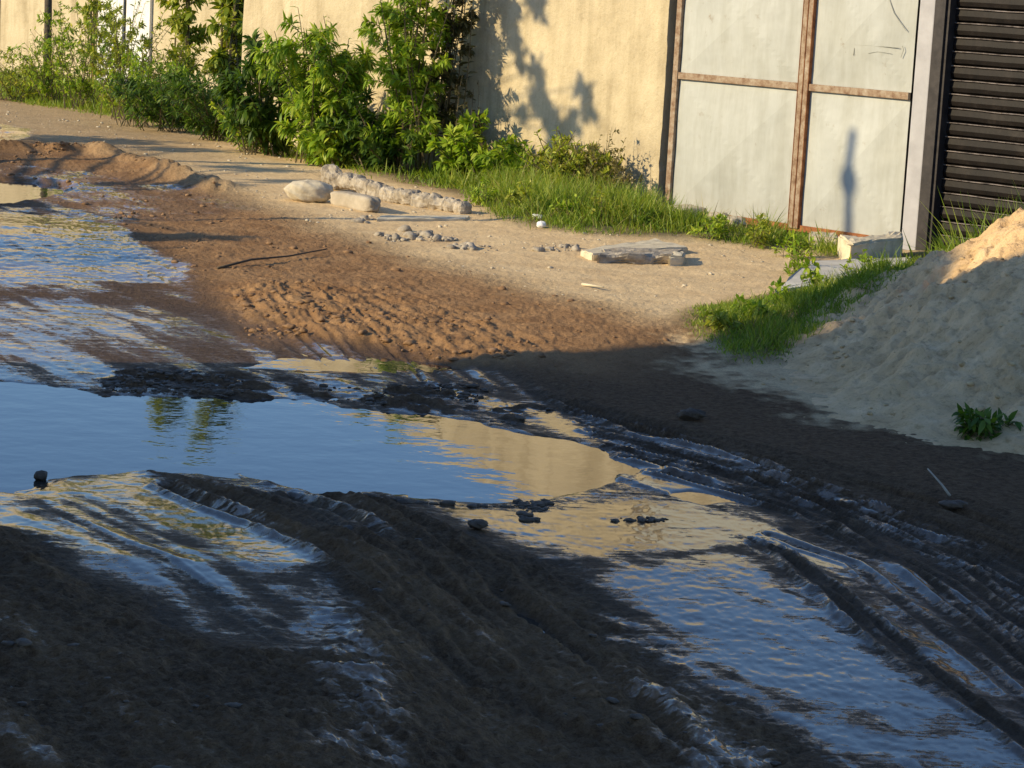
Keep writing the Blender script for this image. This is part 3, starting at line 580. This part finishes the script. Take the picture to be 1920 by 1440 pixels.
# churned clods (uncountable) and pebbles
def blobs(name, polys, cnt, r0, r1, mt, label, flat=.6, up=.35, seed=1, zf=None):
    rs = np.random.RandomState(seed); ico = []
    t = (1+5**.5)/2; base = np.array([(-1, t, 0), (1, t, 0), (-1, -t, 0), (1, -t, 0), (0, -1, t), (0, 1, t), (0, -1, -t), (0, 1, -t), (t, 0, -1), (t, 0, 1), (-t, 0, -1), (-t, 0, 1)], float); base /= np.linalg.norm(base[0])
    fc = np.array([(0, 11, 5), (0, 5, 1), (0, 1, 7), (0, 7, 10), (0, 10, 11), (1, 5, 9), (5, 11, 4), (11, 10, 2), (10, 7, 6), (7, 1, 8), (3, 9, 4), (3, 4, 2), (3, 2, 6), (3, 6, 8), (3, 8, 9), (4, 9, 5), (2, 4, 11), (6, 2, 10), (8, 6, 7), (9, 8, 1)])
    # one subdivision
    vs = list(map(tuple, base)); cache = {}; f2 = []
    def mid(a, b_):
        k = (min(a, b_), max(a, b_))
        if k not in cache:
            v = (np.array(vs[a])+np.array(vs[b_]))/2; vs.append(tuple(v/np.linalg.norm(v))); cache[k] = len(vs)-1
        return cache[k]
    for a, b_, c_ in fc:
        x_, y_, z_ = mid(a, b_), mid(b_, c_), mid(c_, a); f2 += [(a, x_, z_), (b_, y_, x_), (c_, z_, y_), (x_, y_, z_)]
    B = np.array(vs); FC = np.array(f2); Vs = []; Fs = []; nn = 0
    for poly, share in polys:
        lo, hi = poly.min(0), poly.max(0); got = 0; want = int(cnt*share); tries = 0; pts = []
        while got < want and tries < 60:
            q = rs.rand(want*3, 2)*(hi-lo)+lo; d = sdf(q[:, 0], q[:, 1], poly); cl = fbm(q[:, 0]*3, q[:, 1]*3, 2, seed)
            q = q[(d < 0) & (rs.rand(len(q)) < sstep(-.3, .4, cl))]; pts.append(q); got += len(q); tries += 1
        q = np.concatenate(pts)[:want]; zz = (zf or gz)(q[:, 0], q[:, 1])
        for k in range(len(q)):
            r = r0*(r1/r0)**(rs.rand()**2.2); v = B*(1+rs.uniform(-.28, .28, (len(B), 1)))*r*np.array([rs.uniform(.8, 1.7), rs.uniform(.7, 1.3), flat])
            a = rs.rand()*6.28; ca, sa = math.cos(a), math.sin(a); v = np.stack([v[:, 0]*ca-v[:, 1]*sa, v[:, 0]*sa+v[:, 1]*ca, v[:, 2]], -1)
            Vs.append(v+np.array([q[k, 0], q[k, 1], zz[k]+r*flat*up])); Fs.append(FC+nn); nn += len(B)
    tag(mesh(name, np.concatenate(Vs), np.concatenate(Fs), M[mt], smooth=True), label, None, None, 'stuff')
NEAR = W([(960, 940), (1300, 950), (1250, 985), (980, 985)]); EDGE = W([(640, 930), (760, 960), (1000, 955), (1100, 940), (900, 960), (700, 950)])
blobs('mud_clods', [(CLODS, .62), (DRY1, .12), (NEAR, .10), (EDGE, .16)], 1100, .004, .022, 'clod', 'dark churned mud clods strewn along the puddle edge', seed=5, flat=.45)
M['clod2'] = simple('brown_clod', (.16, .09, .045), (.28, .17, .09), 25, rough=.9)
BERMP = W([(-40, 292), (150, 285), (180, 305), (120, 318), (-40, 312)])
blobs('brown_mud_crumbs', [(CHURN, .35), (BROWN, .35), (BERMP, .3)], 700, .006, .026, 'clod2', 'small brown crumbs of churned mud on the lit bank', seed=6)
blobs('pebbles', [(SAND, 1.)], 700, .004, .018, 'stone', 'pale grit and pebbles scattered on the trodden sand', seed=8)

HF = W([(1360, 715), (1420, 760), (1500, 815), (1620, 850), (1800, 855), (1960, 885), (1960, 830), (1800, 800), (1620, 790), (1480, 770), (1440, 720)])
HT = W([(1400, 730), (1500, 790), (1800, 820), (1980, 850), (2100, 640), (1700, 640), (1500, 690)])
hz_ = lambda a, b_: np.maximum(gz(a, b_), heap_h(a, b_)+.045)
blobs('sand_clumps', [(HF, .08), (HT, .92)], 260, .003, .022, 'sandclump', 'crumbs and small clumps of sand strewn over and below the heap', seed=15, zf=hz_, flat=.7)
RB = W([(660, 425), (700, 428), (780, 455), (880, 474), (1080, 482), (1080, 492), (900, 490), (760, 480), (690, 455)])
blobs('rubble_crumbs', [(RB, 1.)], 170, .008, .045, 'rubble', 'broken grey crumbs and clods scattered below the long concrete beam', seed=17, flat=.75)
# ------------------------------------------------------------ plants
def leaves(base, d, ln, wd, droop, rs, curl=.3):
    """base,d (n,3); ln,wd,droop (n,) -> three quads per leaf"""
    n_ = len(base); d = d/np.linalg.norm(d, axis=1)[:, None]
    up = np.array([0, 0, 1.])+rs.normal(0, .45, (n_, 3)); s = np.cross(d, up); s /= np.linalg.norm(s, axis=1)[:, None]+1e-9
    V = np.zeros((n_, 8, 3)); p = base.copy(); dd = d.copy()
    for k, wf in enumerate((.12, 1., .8, .06)):
        V[:, 2*k] = p-s*(wd*wf*.5)[:, None]; V[:, 2*k+1] = p+s*(wd*wf*.5)[:, None]
        dd = dd+np.array([0, 0, -1.])*(droop*.45)[:, None]; dd /= np.linalg.norm(dd, axis=1)[:, None]; p = p+dd*(ln/3)[:, None]
    F_ = np.array([(0, 1, 3, 2), (2, 3, 5, 4), (4, 5, 7, 6)])[None]+(np.arange(n_)*8)[:, None, None]
    return V.reshape(-1, 3), F_.reshape(-1, 4), np.repeat(rs.rand(n_), 8)
def plant(name, base, ht, label, cat, stems=8, spread=.4, nleaf=900, ll=.10, lw=.025, droop=.6, mt='leaf', lean=(0, 0), lo=.1, seed=1, group=None, twig=3, tl=.25, sr=.009, tops=None, bush=1., z0=None):
    rs = np.random.RandomState(seed); z0 = float(gz(base[0], base[1])) if z0 is None else z0
    e = empty(name, (base[0], base[1], z0), label, cat, group); mb = MB(); lb = []; ld = []; lt = []
    per = nleaf//(stems*(twig+1))+1
    for s in range(stems):
        an = rs.rand()*6.283; rr = spread*math.sqrt(rs.rand()); h = ht*(1-.45*(rr/max(spread, .01))**2*bush)*rs.uniform(.72, 1.03)
        b0 = np.array([base[0]+rs.normal(0, .04+.12*spread), base[1]+rs.normal(0, .04+.12*spread), z0-.03]); tip = np.array([base[0]+rr*math.cos(an)+lean[0], base[1]+rr*math.sin(an)+lean[1], z0+h])
        ts = np.linspace(0, 1, 9); mid_ = (b0+tip)/2+np.array([rs.normal(0, .06), rs.normal(0, .06), h*.12])
        pts = ((1-ts)**2)[:, None]*b0+(2*ts*(1-ts))[:, None]*mid_+(ts**2)[:, None]*tip
        mb.add(*tube(pts, np.linspace(sr, sr*.35, 9), 5))
        axes = [(pts, lo, 1., per)]
        for k in range(twig):
            t = rs.uniform(lo, .92); i_ = int(t*8); p0 = pts[i_]+(pts[min(i_+1, 8)]-pts[i_])*(t*8-i_); a2 = rs.rand()*6.283; l2 = tl*rs.uniform(.5, 1.2)*(1-.35*t)
            v = np.array([math.cos(a2), math.sin(a2), rs.uniform(.2, 1.1)]); v /= np.linalg.norm(v); q = np.array([p0, p0+v*l2*.55, p0+v*l2+np.array([0, 0, -.12*l2])])
            mb.add(*tube(q, [sr*.5, sr*.4, sr*.25], 4)); axes.append((q, .15, 1., per))
        for q, lo_, hi_, cnt in axes:
            t = rs.uniform(lo_, hi_, cnt)*(len(q)-1); i_ = np.minimum(t.astype(int), len(q)-2); f = (t-i_)[:, None]; p = q[i_]*(1-f)+q[i_+1]*f; ax = q[i_+1]-q[i_]; ax /= np.linalg.norm(ax, axis=1)[:, None]
            r_ = rs.normal(0, 1, (cnt, 3)); r_ -= ax*(r_*ax).sum(1)[:, None]; r_ /= np.linalg.norm(r_, axis=1)[:, None]
            lb.append(p); ld.append(r_+ax*.55+np.array([0, 0, .15]))
    lb = np.concatenate(lb); ld = np.concatenate(ld); n_ = len(lb); L_ = ll*rs.uniform(.6, 1.25, n_)
    V, Fq, rn = leaves(lb, ld, L_, L_*lw/ll*rs.uniform(.8, 1.2, n_), droop*rs.uniform(.5, 1.4, n_), rs)
    mb.build('stems', M['stem'], e); mesh('foliage', V, Fq, M[mt], e, attrs={'rnd': rn}); return e
def PB(px, py, mn=.32):
    p_ = P(px, py, .06)
    if wallo(*p_) < mn and px > 455:                       # keep it in front of the plaster wall
        u_ = pixw(px, 300, mn)[0]; p_ = W0+EU*u_+NU*mn
    return p_
G = 'bushes and weeds along the wall'
plant('tall_bush', PB(760, 328), 2.5, 'tallest leafy bush against the beige wall with shaded right side', 'bush', 22, .56, 8200, .095, .026, .7, 'leaf', seed=11, lo=.12, group=G, twig=6, tl=.36, sr=.010, bush=.5)
plant('tall_bush', PB(828, 325), 2.5, 'brown leaved stems painted as the shaded right side of the tallest bush', 'bush', 9, .18, 1800, .085, .032, .6, 'leaf_brown', lean=(.06, -.06), seed=12, lo=.15, group=G, twig=4, tl=.2, bush=.3)  # brown leaf colour stands in for the bush side turned from the sun
plant('leafy_bush', PB(590, 312), 1.62, 'bright green bush with long drooping leaves left of the tallest bush', 'bush', 22, .60, 6500, .125, .027, 1.0, 'leaf', seed=13, lo=.08, group=G, twig=5, tl=.34, bush=.7)
plant('leafy_bush', PB(612, 318, .5), .68, 'low bright leafy clump spilling on the sand before the big bushes', 'bush', 12, .30, 1300, .12, .032, .8, 'leaf', seed=14, group=G, twig=3, tl=.2)
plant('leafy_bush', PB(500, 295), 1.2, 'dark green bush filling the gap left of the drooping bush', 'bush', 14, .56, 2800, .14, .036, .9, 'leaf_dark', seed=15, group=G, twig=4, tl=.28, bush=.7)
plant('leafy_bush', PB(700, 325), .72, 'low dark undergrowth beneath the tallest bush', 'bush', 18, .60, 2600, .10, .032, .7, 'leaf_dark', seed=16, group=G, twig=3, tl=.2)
plant('climbing_sapling', PB(428, 235), 3.9, 'tall bright sapling column just left of the beige wall end', 'sapling', 10, .34, 4600, .16, .055, .9, 'leaf_yellow', lean=(.1, 0), seed=17, group=G, twig=9, tl=.36, lo=.10, bush=.1, sr=.018)
plant('climbing_sapling', PB(345, 222), 3.9, 'thinner yellow green sapling column right of the white door', 'sapling', 7, .24, 2700, .13, .05, .8, 'leaf_yellow', lean=(-.05, 0), seed=18, group=G, twig=8, tl=.30, lo=.10, bush=.1, sr=.014)
plant('climbing_sapling', PB(168, 185), 3.4, 'thin leafy shoot rising left of the white door', 'sapling', 4, .14, 620, .12, .05, .8, 'leaf_yellow', seed=19, group=G, twig=5, tl=.2, bush=.1, lo=.2)
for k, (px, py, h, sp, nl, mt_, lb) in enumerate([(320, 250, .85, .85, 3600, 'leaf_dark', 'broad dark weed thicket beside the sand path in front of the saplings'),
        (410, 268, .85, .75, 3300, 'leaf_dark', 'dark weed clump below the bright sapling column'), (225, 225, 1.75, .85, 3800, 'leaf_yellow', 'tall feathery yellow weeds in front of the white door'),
        (150, 205, 1.55, .75, 3200, 'leaf', 'feathery green weed mound just right of the rusty post'), (95, 195, 1.0, .6, 1700, 'leaf', 'small green weed tuft at the foot of the rusty post'),
        (35, 188, .75, .8, 1700, 'leaf_yellow', 'pale low weeds at the far left edge'), (300, 228, 1.15, .7, 2500, 'leaf_yellow', 'yellow topped weeds between the door and the saplings'), (470, 290, .6, .5, 1200, 'leaf', 'low green weeds at the base of the wall end'),
        (260, 240, 1.0, .7, 2000, 'leaf', 'mid green weeds low in front of the yellow topped ones')]):
    plant('weed_clump', PB(px, py), h, lb, 'weeds', 26, sp, nl, .09 if k < 2 else .065, .020, .5, mt_, seed=30+k, group=G, twig=3, tl=.25, bush=.55, sr=.006)
plant('leafy_bush', PB(880, 340), .62, 'bright green low bush right of the tallest bush', 'bush', 18, .48, 2400, .09, .034, .5, 'leaf', seed=41, group=G, twig=3, tl=.18)
plant('leafy_bush', PB(955, 352), .45, 'second bright low bush farther right, under the shadow blotches', 'bush', 16, .46, 2000, .09, .03, .5, 'leaf', seed=42, group=G, twig=3, tl=.18)
plant('weed_clump', PB(1045, 364), .62, 'olive weed tuft below the large wall shadow', 'weeds', 26, .46, 2000, .06, .018, .4, 'leaf_yellow', seed=43, group=G, twig=3, tl=.15)
plant('weed_clump', PB(1095, 368), .5, 'ragged green weeds with upright tips near the gate side', 'weeds', 24, .46, 1900, .065, .018, .3, 'leaf_yellow', seed=44, group=G, twig=2, tl=.15)
plant('dry_weed', PB(1130, 372), .75, 'tall dry brownish seed stalks against the beige wall', 'weeds', 12, .26, 520, .035, .016, .3, 'leaf_dry', seed=45, group=G, twig=3, tl=.14, sr=.004, lo=.35)
plant('dry_weed', PB(1165, 376), .42, 'sparse dry stalks closest to the gate post', 'weeds', 10, .20, 300, .035, .014, .3, 'leaf_dry', seed=46, group=G, twig=2, tl=.12, sr=.004, lo=.4)
plant('dead_stalk', PB(874, 290), 1.10, 'thin dead brown stalk standing right of the tallest bush', 'weeds', 4, .10, 420, .045, .022, .8, 'leaf_brown', seed=47, group=G, twig=5, tl=.14, sr=.006, lo=.3, bush=.2)
plant('roadside_weed', PB(1470, 590), .22, 'leafy weed standing at the sunlit tip of the right grass strip', 'weeds', 7, .16, 200, .05, .02, .4, 'leaf', seed=51, twig=2, tl=.08, sr=.003, lo=.2)
plant('roadside_weed', PB(1512, 570), .30, 'tallest weed on the right grass strip with round leaves', 'weeds', 5, .08, 130, .05, .025, .4, 'leaf', seed=52, twig=2, tl=.08, sr=.003, lo=.2)
plant('roadside_weed', PB(1622, 530), .22, 'small weed in front of the yellow limestone block', 'weeds', 6, .12, 140, .045, .02, .4, 'leaf', seed=53, twig=2, tl=.08, sr=.003, lo=.2)
plant('roadside_weed', PB(1502, 520), .20, 'small spiky weed at the corner of the concrete apron', 'weeds', 8, .1, 160, .05, .015, .2, 'leaf', seed=54, twig=1, tl=.08, sr=.003, lo=.1)
q = np.array([2.12, 10.95]); plant('roadside_weed', q, .12, 'dark green weed at the foot of the sand heap at the right edge', 'weeds', 12, .16, 260, .06, .022, .7, 'leaf_dark', seed=55, twig=2, tl=.12, sr=.004, z0=.06)

def grass(name, poly, cnt, h0, h1, label, seed=1, mt='grass', wd=.006, clump=2.4, zf=None, lean=.35):
    rs = np.random.RandomState(seed); lo, hi = poly.min(0), poly.max(0); pts = []; got = 0
    while got < cnt:
        q = rs.rand(cnt*2, 2)*(hi-lo)+lo; d = sdf(q[:, 0], q[:, 1], poly)+.12*fbm(q[:, 0]*3, q[:, 1]*3, 3, seed)
        k = fbm(q[:, 0]*clump, q[:, 1]*clump, 3, seed+4); q = q[(d < rs.normal(-.02, .05, len(d))) & (rs.rand(len(q)) < sstep(-.55, .3, k)+.12)]; pts.append(q); got += len(q)
        if len(q) == 0: break
    q = np.concatenate(pts)[:cnt]; n_ = len(q); z = (zf or gz)(q[:, 0], q[:, 1]); k = fbm(q[:, 0]*clump*1.3, q[:, 1]*clump*1.3, 3, seed+9)
    edge = np.clip(-sdf(q[:, 0], q[:, 1], poly)/.35, .35, 1)
    L = (h0+(h1-h0)*rs.rand(n_)**1.7)*(1+.8*k)*edge; ww = wallo(q[:, 0], q[:, 1]); uu = (q[:, 0]-W0[0])*EU[0]+(q[:, 1]-W0[1])*EU[1]; L = L*np.where(uu > -.2, np.clip(.35+ww*.9, .3, 1), 1); a = rs.rand(n_)*6.283
    d = np.stack([np.cos(a)*lean, np.sin(a)*lean, np.ones(n_)*1.], -1)+rs.normal(0, .15, (n_, 3))
    V, Fq, rn = leaves(np.stack([q[:, 0], q[:, 1], z-.005], -1), d, L, wd*rs.uniform(.7, 1.5, n_), rs.uniform(.1, .9, n_), rs)
    rn = np.clip(rn*.7+.3*np.repeat(.5+.8*k, 8), 0, 1)
    tag(mesh(name, V, Fq, M[mt], attrs={'rnd': rn}), label, None, None, 'stuff')
GB1 = W([(880, 388), (960, 440), (1100, 462), (1300, 468), (1420, 485), (1500, 492), (1585, 506), (1600, 490), (1560, 484), (1420, 460), (1300, 437), (1240, 418), (1180, 385), (1000, 330), (850, 330)])
GB2 = W([(-60, 170), (0, 192), (60, 208), (270, 240), (400, 276), (560, 318), (700, 350), (860, 372), (900, 395), (950, 400), (1000, 330), (820, 280), (455, 215), (300, 150), (-60, 130)])
GB3 = W([(1275, 628), (1330, 602), (1400, 592), (1460, 584), (1530, 562), (1620, 545), (1700, 522), (1770, 492), (1790, 470), (2000, 440), (2050, 560), (1700, 640), (1560, 660), (1450, 705), (1380, 700), (1340, 668), (1290, 645)])
grass('verge_grass', GB1, 36000, .05, .30, 'bright green grass verge in front of the gate and wall', 61)
grass('far_verge_grass', GB2, 46000, .05, .22, 'green grass fringe running below the bushes', 62, wd=.009)
grass('strip_grass', GB3, 60000, .04, .17, 'short grass strip between the sand yard and the heap', 63, wd=.005, zf=hz_)
BK = np.array([[2.6, 15.3], [3.3, 14.9], [4.6, 15.0], [4.8, 16.2], [3.6, 17.2], [3.0, 17.6], [2.4, 16.2]])
grass('tall_grass', BK, 6000, .20, .60, 'tall grass tufts behind the sand heap before the black shutter', 64, wd=.008, zf=hz_)
grass('wall_grass', W([(1100, 350), (1180, 372), (1225, 392), (1215, 405), (1150, 395), (1060, 375)]), 1500, .12, .40, 'thin tall grass standing against the wall near the gate', 65, mt='leaf_dry', wd=.005)
grass('dry_grass', GB1, 4200, .08, .30, 'dry straw coloured blades mixed into the grass verge', 66, mt='leaf_dry', wd=.005)
grass('dry_strip_grass', GB3, 5200, .05, .16, 'dry straw coloured blades in the strip by the sand heap', 67, mt='leaf_dry', wd=.004)
for k, (px, py, h, mt_, lb) in enumerate([(905, 392, .22, 'leaf', 'small leafy weed at the left tip of the grass verge'), (985, 412, .30, 'leaf_yellow', 'yellowish weed rising from the verge above the white scraps'), (1060, 425, .24, 'leaf', 'low green weed in the middle of the verge'),
        (1130, 430, .34, 'leaf_yellow', 'taller yellow green weed in the verge left of the flat chip'), (1215, 440, .22, 'leaf_dark', 'dark leafy weed in the verge below the wall corner'), (1340, 458, .20, 'leaf', 'small weed in the verge beneath the left gate leaf'),
        (1420, 470, .26, 'leaf_yellow', 'yellowish weed in the verge beneath the gate centre bar'), (1490, 488, .18, 'leaf', 'low weed at the right end of the grass verge'), (1350, 632, .16, 'leaf_yellow', 'yellowish weed at the left tip of the right grass strip'), (1420, 618, .18, 'leaf', 'low weed amid the right grass strip')]):
    plant('verge_weed', PB(px, py), h, lb, 'weeds', 10, .13, 240, .05, .018, .4, mt_, seed=80+k, twig=2, tl=.08, sr=.003, lo=.15, group='weeds in the grass verge')
# concrete apron
m_ = simple('apron_concrete', (.46, .43, .37), (.60, .57, .49), 4, bstr=.4, bdist=.004, bscale=60); M['apron'] = m_
block('concrete_apron', [(1450, 572), (1590, 552), (1700, 516), (1706, 503), (1515, 512)], .03, 'apron', 'thin worn concrete apron slab before the yellow block', 'slab', seed=61, chip=.01)

# ------------------------------------------------------------ what stands left of the picture and throws the shade
def bx(name, x0, x1, y0, y1, z0, z1, mt, parent):
    return mesh(name, [(x0, y0, z0), (x1, y0, z0), (x1, y1, z0), (x0, y1, z0), (x0, y0, z1), (x1, y0, z1), (x1, y1, z1), (x0, y1, z1)], BQ, mt, parent)
C0 = P(1340, 676); T = (C0[0]+9.0)/SH[0]; CY = C0[1]-SH[1]*T
hs = empty('roadside_house', (-9, 4, 0), 'plastered house left of the road whose shade covers the mud', 'house')
bx('wall', -8.9, -6.2, -8, CY-.06, -.1, 5.25, M['plaster'], hs); bx('roof', -9.0, -6.0, -8.3, CY, 5.25, 5.45, M['rubble'], hs)
# post that throws its shade on the gate
g_u, g_z = pixw(1605, 245, GO); gp = np.array(wp(g_u, GO, g_z)); Tp = (gp[0]+6.0)/SH[0]; pb = gp[:2]-SH*Tp; ph = g_z+Tp*math.tan(SUN_EL); print('post', pb, ph)
g2z = pixw(1600, 345, GO)[1]+Tp*math.tan(SUN_EL)
pt = empty('street_post', (pb[0], pb[1], .03), 'short post left of the picture throwing its shade on the gate', 'post')
V, Q = tube([(pb[0], pb[1], -.1), (pb[0], pb[1], ph-.02), (pb[0], pb[1], ph)], [.05, .04, .02], 12); mesh('shaft', V, Q, M['twig'], pt, True)
V, Q = tube([(pb[0], pb[1], g2z-.12), (pb[0], pb[1], g2z-.03), (pb[0], pb[1], g2z+.05), (pb[0], pb[1], g2z+.14)], [.04, .085, .085, .04], 12); mesh('junction_box', V, Q, M['twig'], pt, True)
# tree whose twigs blot the wall and path
def blots(px_list, xdist, name, label, seed, base_y_off=0):
    rs = np.random.RandomState(seed); tgt = []
    for px, py, r, cnt in px_list:
        u_, z_ = pixw(px, py, 0.); g_ = np.array(wp(u_, 0, z_)); T_ = (g_[0]+xdist)/SH[0]; c_ = np.array([*(g_[:2]-SH*T_), z_+T_*math.tan(SUN_EL)]); tgt.append((c_, r, cnt))
    ctr = np.mean([t[0] for t in tgt], 0); base = np.array([ctr[0]-.5, ctr[1]+1.25]); e = empty(name, (base[0], base[1], .03), label, 'tree')
    mb = MB(); trunk = [np.array([base[0], base[1], -.1]), np.array([base[0]+.05, base[1], ctr[2]*.45]), np.array([base[0]-.02, base[1]+.05, ctr[2]*.8])]
    mb.add(*tube(trunk, [.09, .07, .045], 9)); lb = []; ld = []
    for c_, r, cnt in tgt:
        mb.add(*tube([trunk[2]*.999, (trunk[2]+c_)/2+np.array([0, 0, .1]), c_], [.014, .010, .006], 6))
        v = rs.normal(0, 1, (cnt, 3)); v /= np.linalg.norm(v, axis=1)[:, None]; cnt = int(cnt*.8); v = v[:cnt]*.85; v *= (r*rs.rand(cnt)**.5)[:, None]; lb.append(c_+v); ld.append(rs.normal(0, 1, (cnt, 3)))
    lb = np.concatenate(lb); ld = np.concatenate(ld); n_ = len(lb)
    V, Fq, rn = leaves(lb, ld, rs.uniform(.09, .16, n_), rs.uniform(.04, .07, n_), rs.uniform(.2, .8, n_), rs)
    mb.build('trunk', M['stem'], e); mesh('crown', V, Fq, M['leaf'], e, attrs={'rnd': rn})
blots([(955, 30, .16, 130), (965, 75, .13, 110), (1005, 10, .14, 110), (975, 110, .09, 40), (930, 130, .06, 14), (1005, 130, .10, 60), (1010, 175, .13, 110), (1030, 215, .16, 170), (1050, 250, .15, 170), (1095, 165, .10, 70), (1105, 205, .10, 60), (980, 215, .10, 45), (1035, 300, .16, 160), (915, 180, .13, 80), (918, 240, .12, 70), (1075, 230, .10, 60)],
      5.6, 'street_tree', 'young street tree left of the picture that blots the wall with shade', 71)
def gtree(px_list, xdist, name, label, seed):
    rs = np.random.RandomState(seed); lb = []; ld = []; cs = []
    for px, py, r, cnt, *zz in px_list:
        z0 = zz[0] if zz else .06; g_ = P(px, py, z0); T_ = (g_[0]+xdist)/SH[0]; c_ = np.array([*(g_-SH*T_), z0+T_*math.tan(SUN_EL)]); cs.append(c_)
        v = rs.normal(0, 1, (cnt, 3)); v /= np.linalg.norm(v, axis=1)[:, None]; v *= (r*rs.rand(cnt)**.5)[:, None]; v[:, 2] *= .5; lb.append(c_+v); ld.append(rs.normal(0, 1, (cnt, 3)))
    ctr = np.mean(cs, 0); e = empty(name, (ctr[0], ctr[1], .03), label, 'tree'); mb = MB()
    tp = np.array([ctr[0], ctr[1], ctr[2]*.75]); mb.add(*tube([(ctr[0], ctr[1], -.1), tp*[1, 1, .5], tp], [.12, .09, .06], 9))
    for c_ in cs: mb.add(*tube([tp, (tp+c_)/2, c_], [.04, .025, .012], 6))
    lb = np.concatenate(lb); ld = np.concatenate(ld); n_ = len(lb)
    V, Fq, rn = leaves(lb, ld, rs.uniform(.12, .2, n_), rs.uniform(.05, .09, n_), rs.uniform(.2, .8, n_), rs)
    mb.build('trunk', M['stem'], e); mesh('crown', V, Fq, M['leaf_dark'], e, attrs={'rnd': rn})
gtree([(230, 270, .5, 260), (120, 262, .5, 220), (350, 285, .4, 160), (300, 345, .25, 90), (420, 350, .22, 90), (480, 320, .25, 90), (560, 345, .25, 60), (280, 445, .3, 140), (160, 460, .35, 200), (60, 470, .4, 260), (400, 448, .22, 70), (210, 480, .25, 120), (520, 325, .25, 60), (0, 455, .4, 200)],
      8.5, 'shade_tree', 'leafy tree left of the picture shading the far path', 72)
def hit(px, py):
    d = ray(px, py); t = np.linspace(9, 18, 3000)/d[1]; X_ = d[0]*t; Y_ = d[1]*t; Z_ = H+d[2]*t; k = np.argmax(Z_ < np.maximum(heap_h(X_, Y_)+.045, .05))
    return X_[k], Y_[k], Z_[k]
def heap_shade_tree(pts, xdist, name, label, seed, r_, cnt):
    rs = np.random.RandomState(seed); lb = []; cs = []
    for px, py in pts:
        g_ = np.array(hit(px, py)); T_ = (g_[0]+xdist+rs.uniform(-.4, .4))/SH[0]; c_ = g_+np.array([-SH[0]*T_, -SH[1]*T_, T_*math.tan(SUN_EL)]); cs.append(c_)
        v = rs.normal(0, 1, (cnt, 3)); v /= np.linalg.norm(v, axis=1)[:, None]; v *= (r_*rs.rand(cnt)**.5)[:, None]; lb.append(c_+v)
    cs = np.array(cs); ctr = cs.mean(0); e = empty(name, (ctr[0], ctr[1], .03), label, 'tree'); mb = MB(); tp = np.array([ctr[0], ctr[1], cs[:, 2].min()*.9])
    mb.add(*tube([(ctr[0], ctr[1], -.1), tp*[1, 1, .5], tp], [.12, .09, .06], 9))
    for c_ in cs: mb.add(*tube([tp, (tp+c_)/2, c_], [.04, .025, .012], 6))
    lb = np.concatenate(lb); n_ = len(lb); V, Fq, rn = leaves(lb, rs.normal(0, 1, (n_, 3)), rs.uniform(.10, .17, n_), rs.uniform(.05, .09, n_), rs.uniform(.2, .8, n_), rs)
    mb.build('trunk', M['stem'], e); mesh('crown', V, Fq, M['leaf_dark'], e, attrs={'rnd': rn})
sil = []
for px in range(1372, 1745, 17):
    on = lambda q: (lambda h: heap_h(np.array([h[0]]), np.array([h[1]]))[0] > .02)(hit(px, q))
    py = 720
    while py > 430 and on(py-4): py -= 4
    for d_ in (1, 14, 28, 42): sil.append((px, py+d_))
heap_shade_tree(sil, 10.3, 'added_shade_tree', 'unseen leaf mass added left of the picture to shade the heap flank', 73, .20, 130)  # added crown, traced back from the heap outline to keep its flank shaded
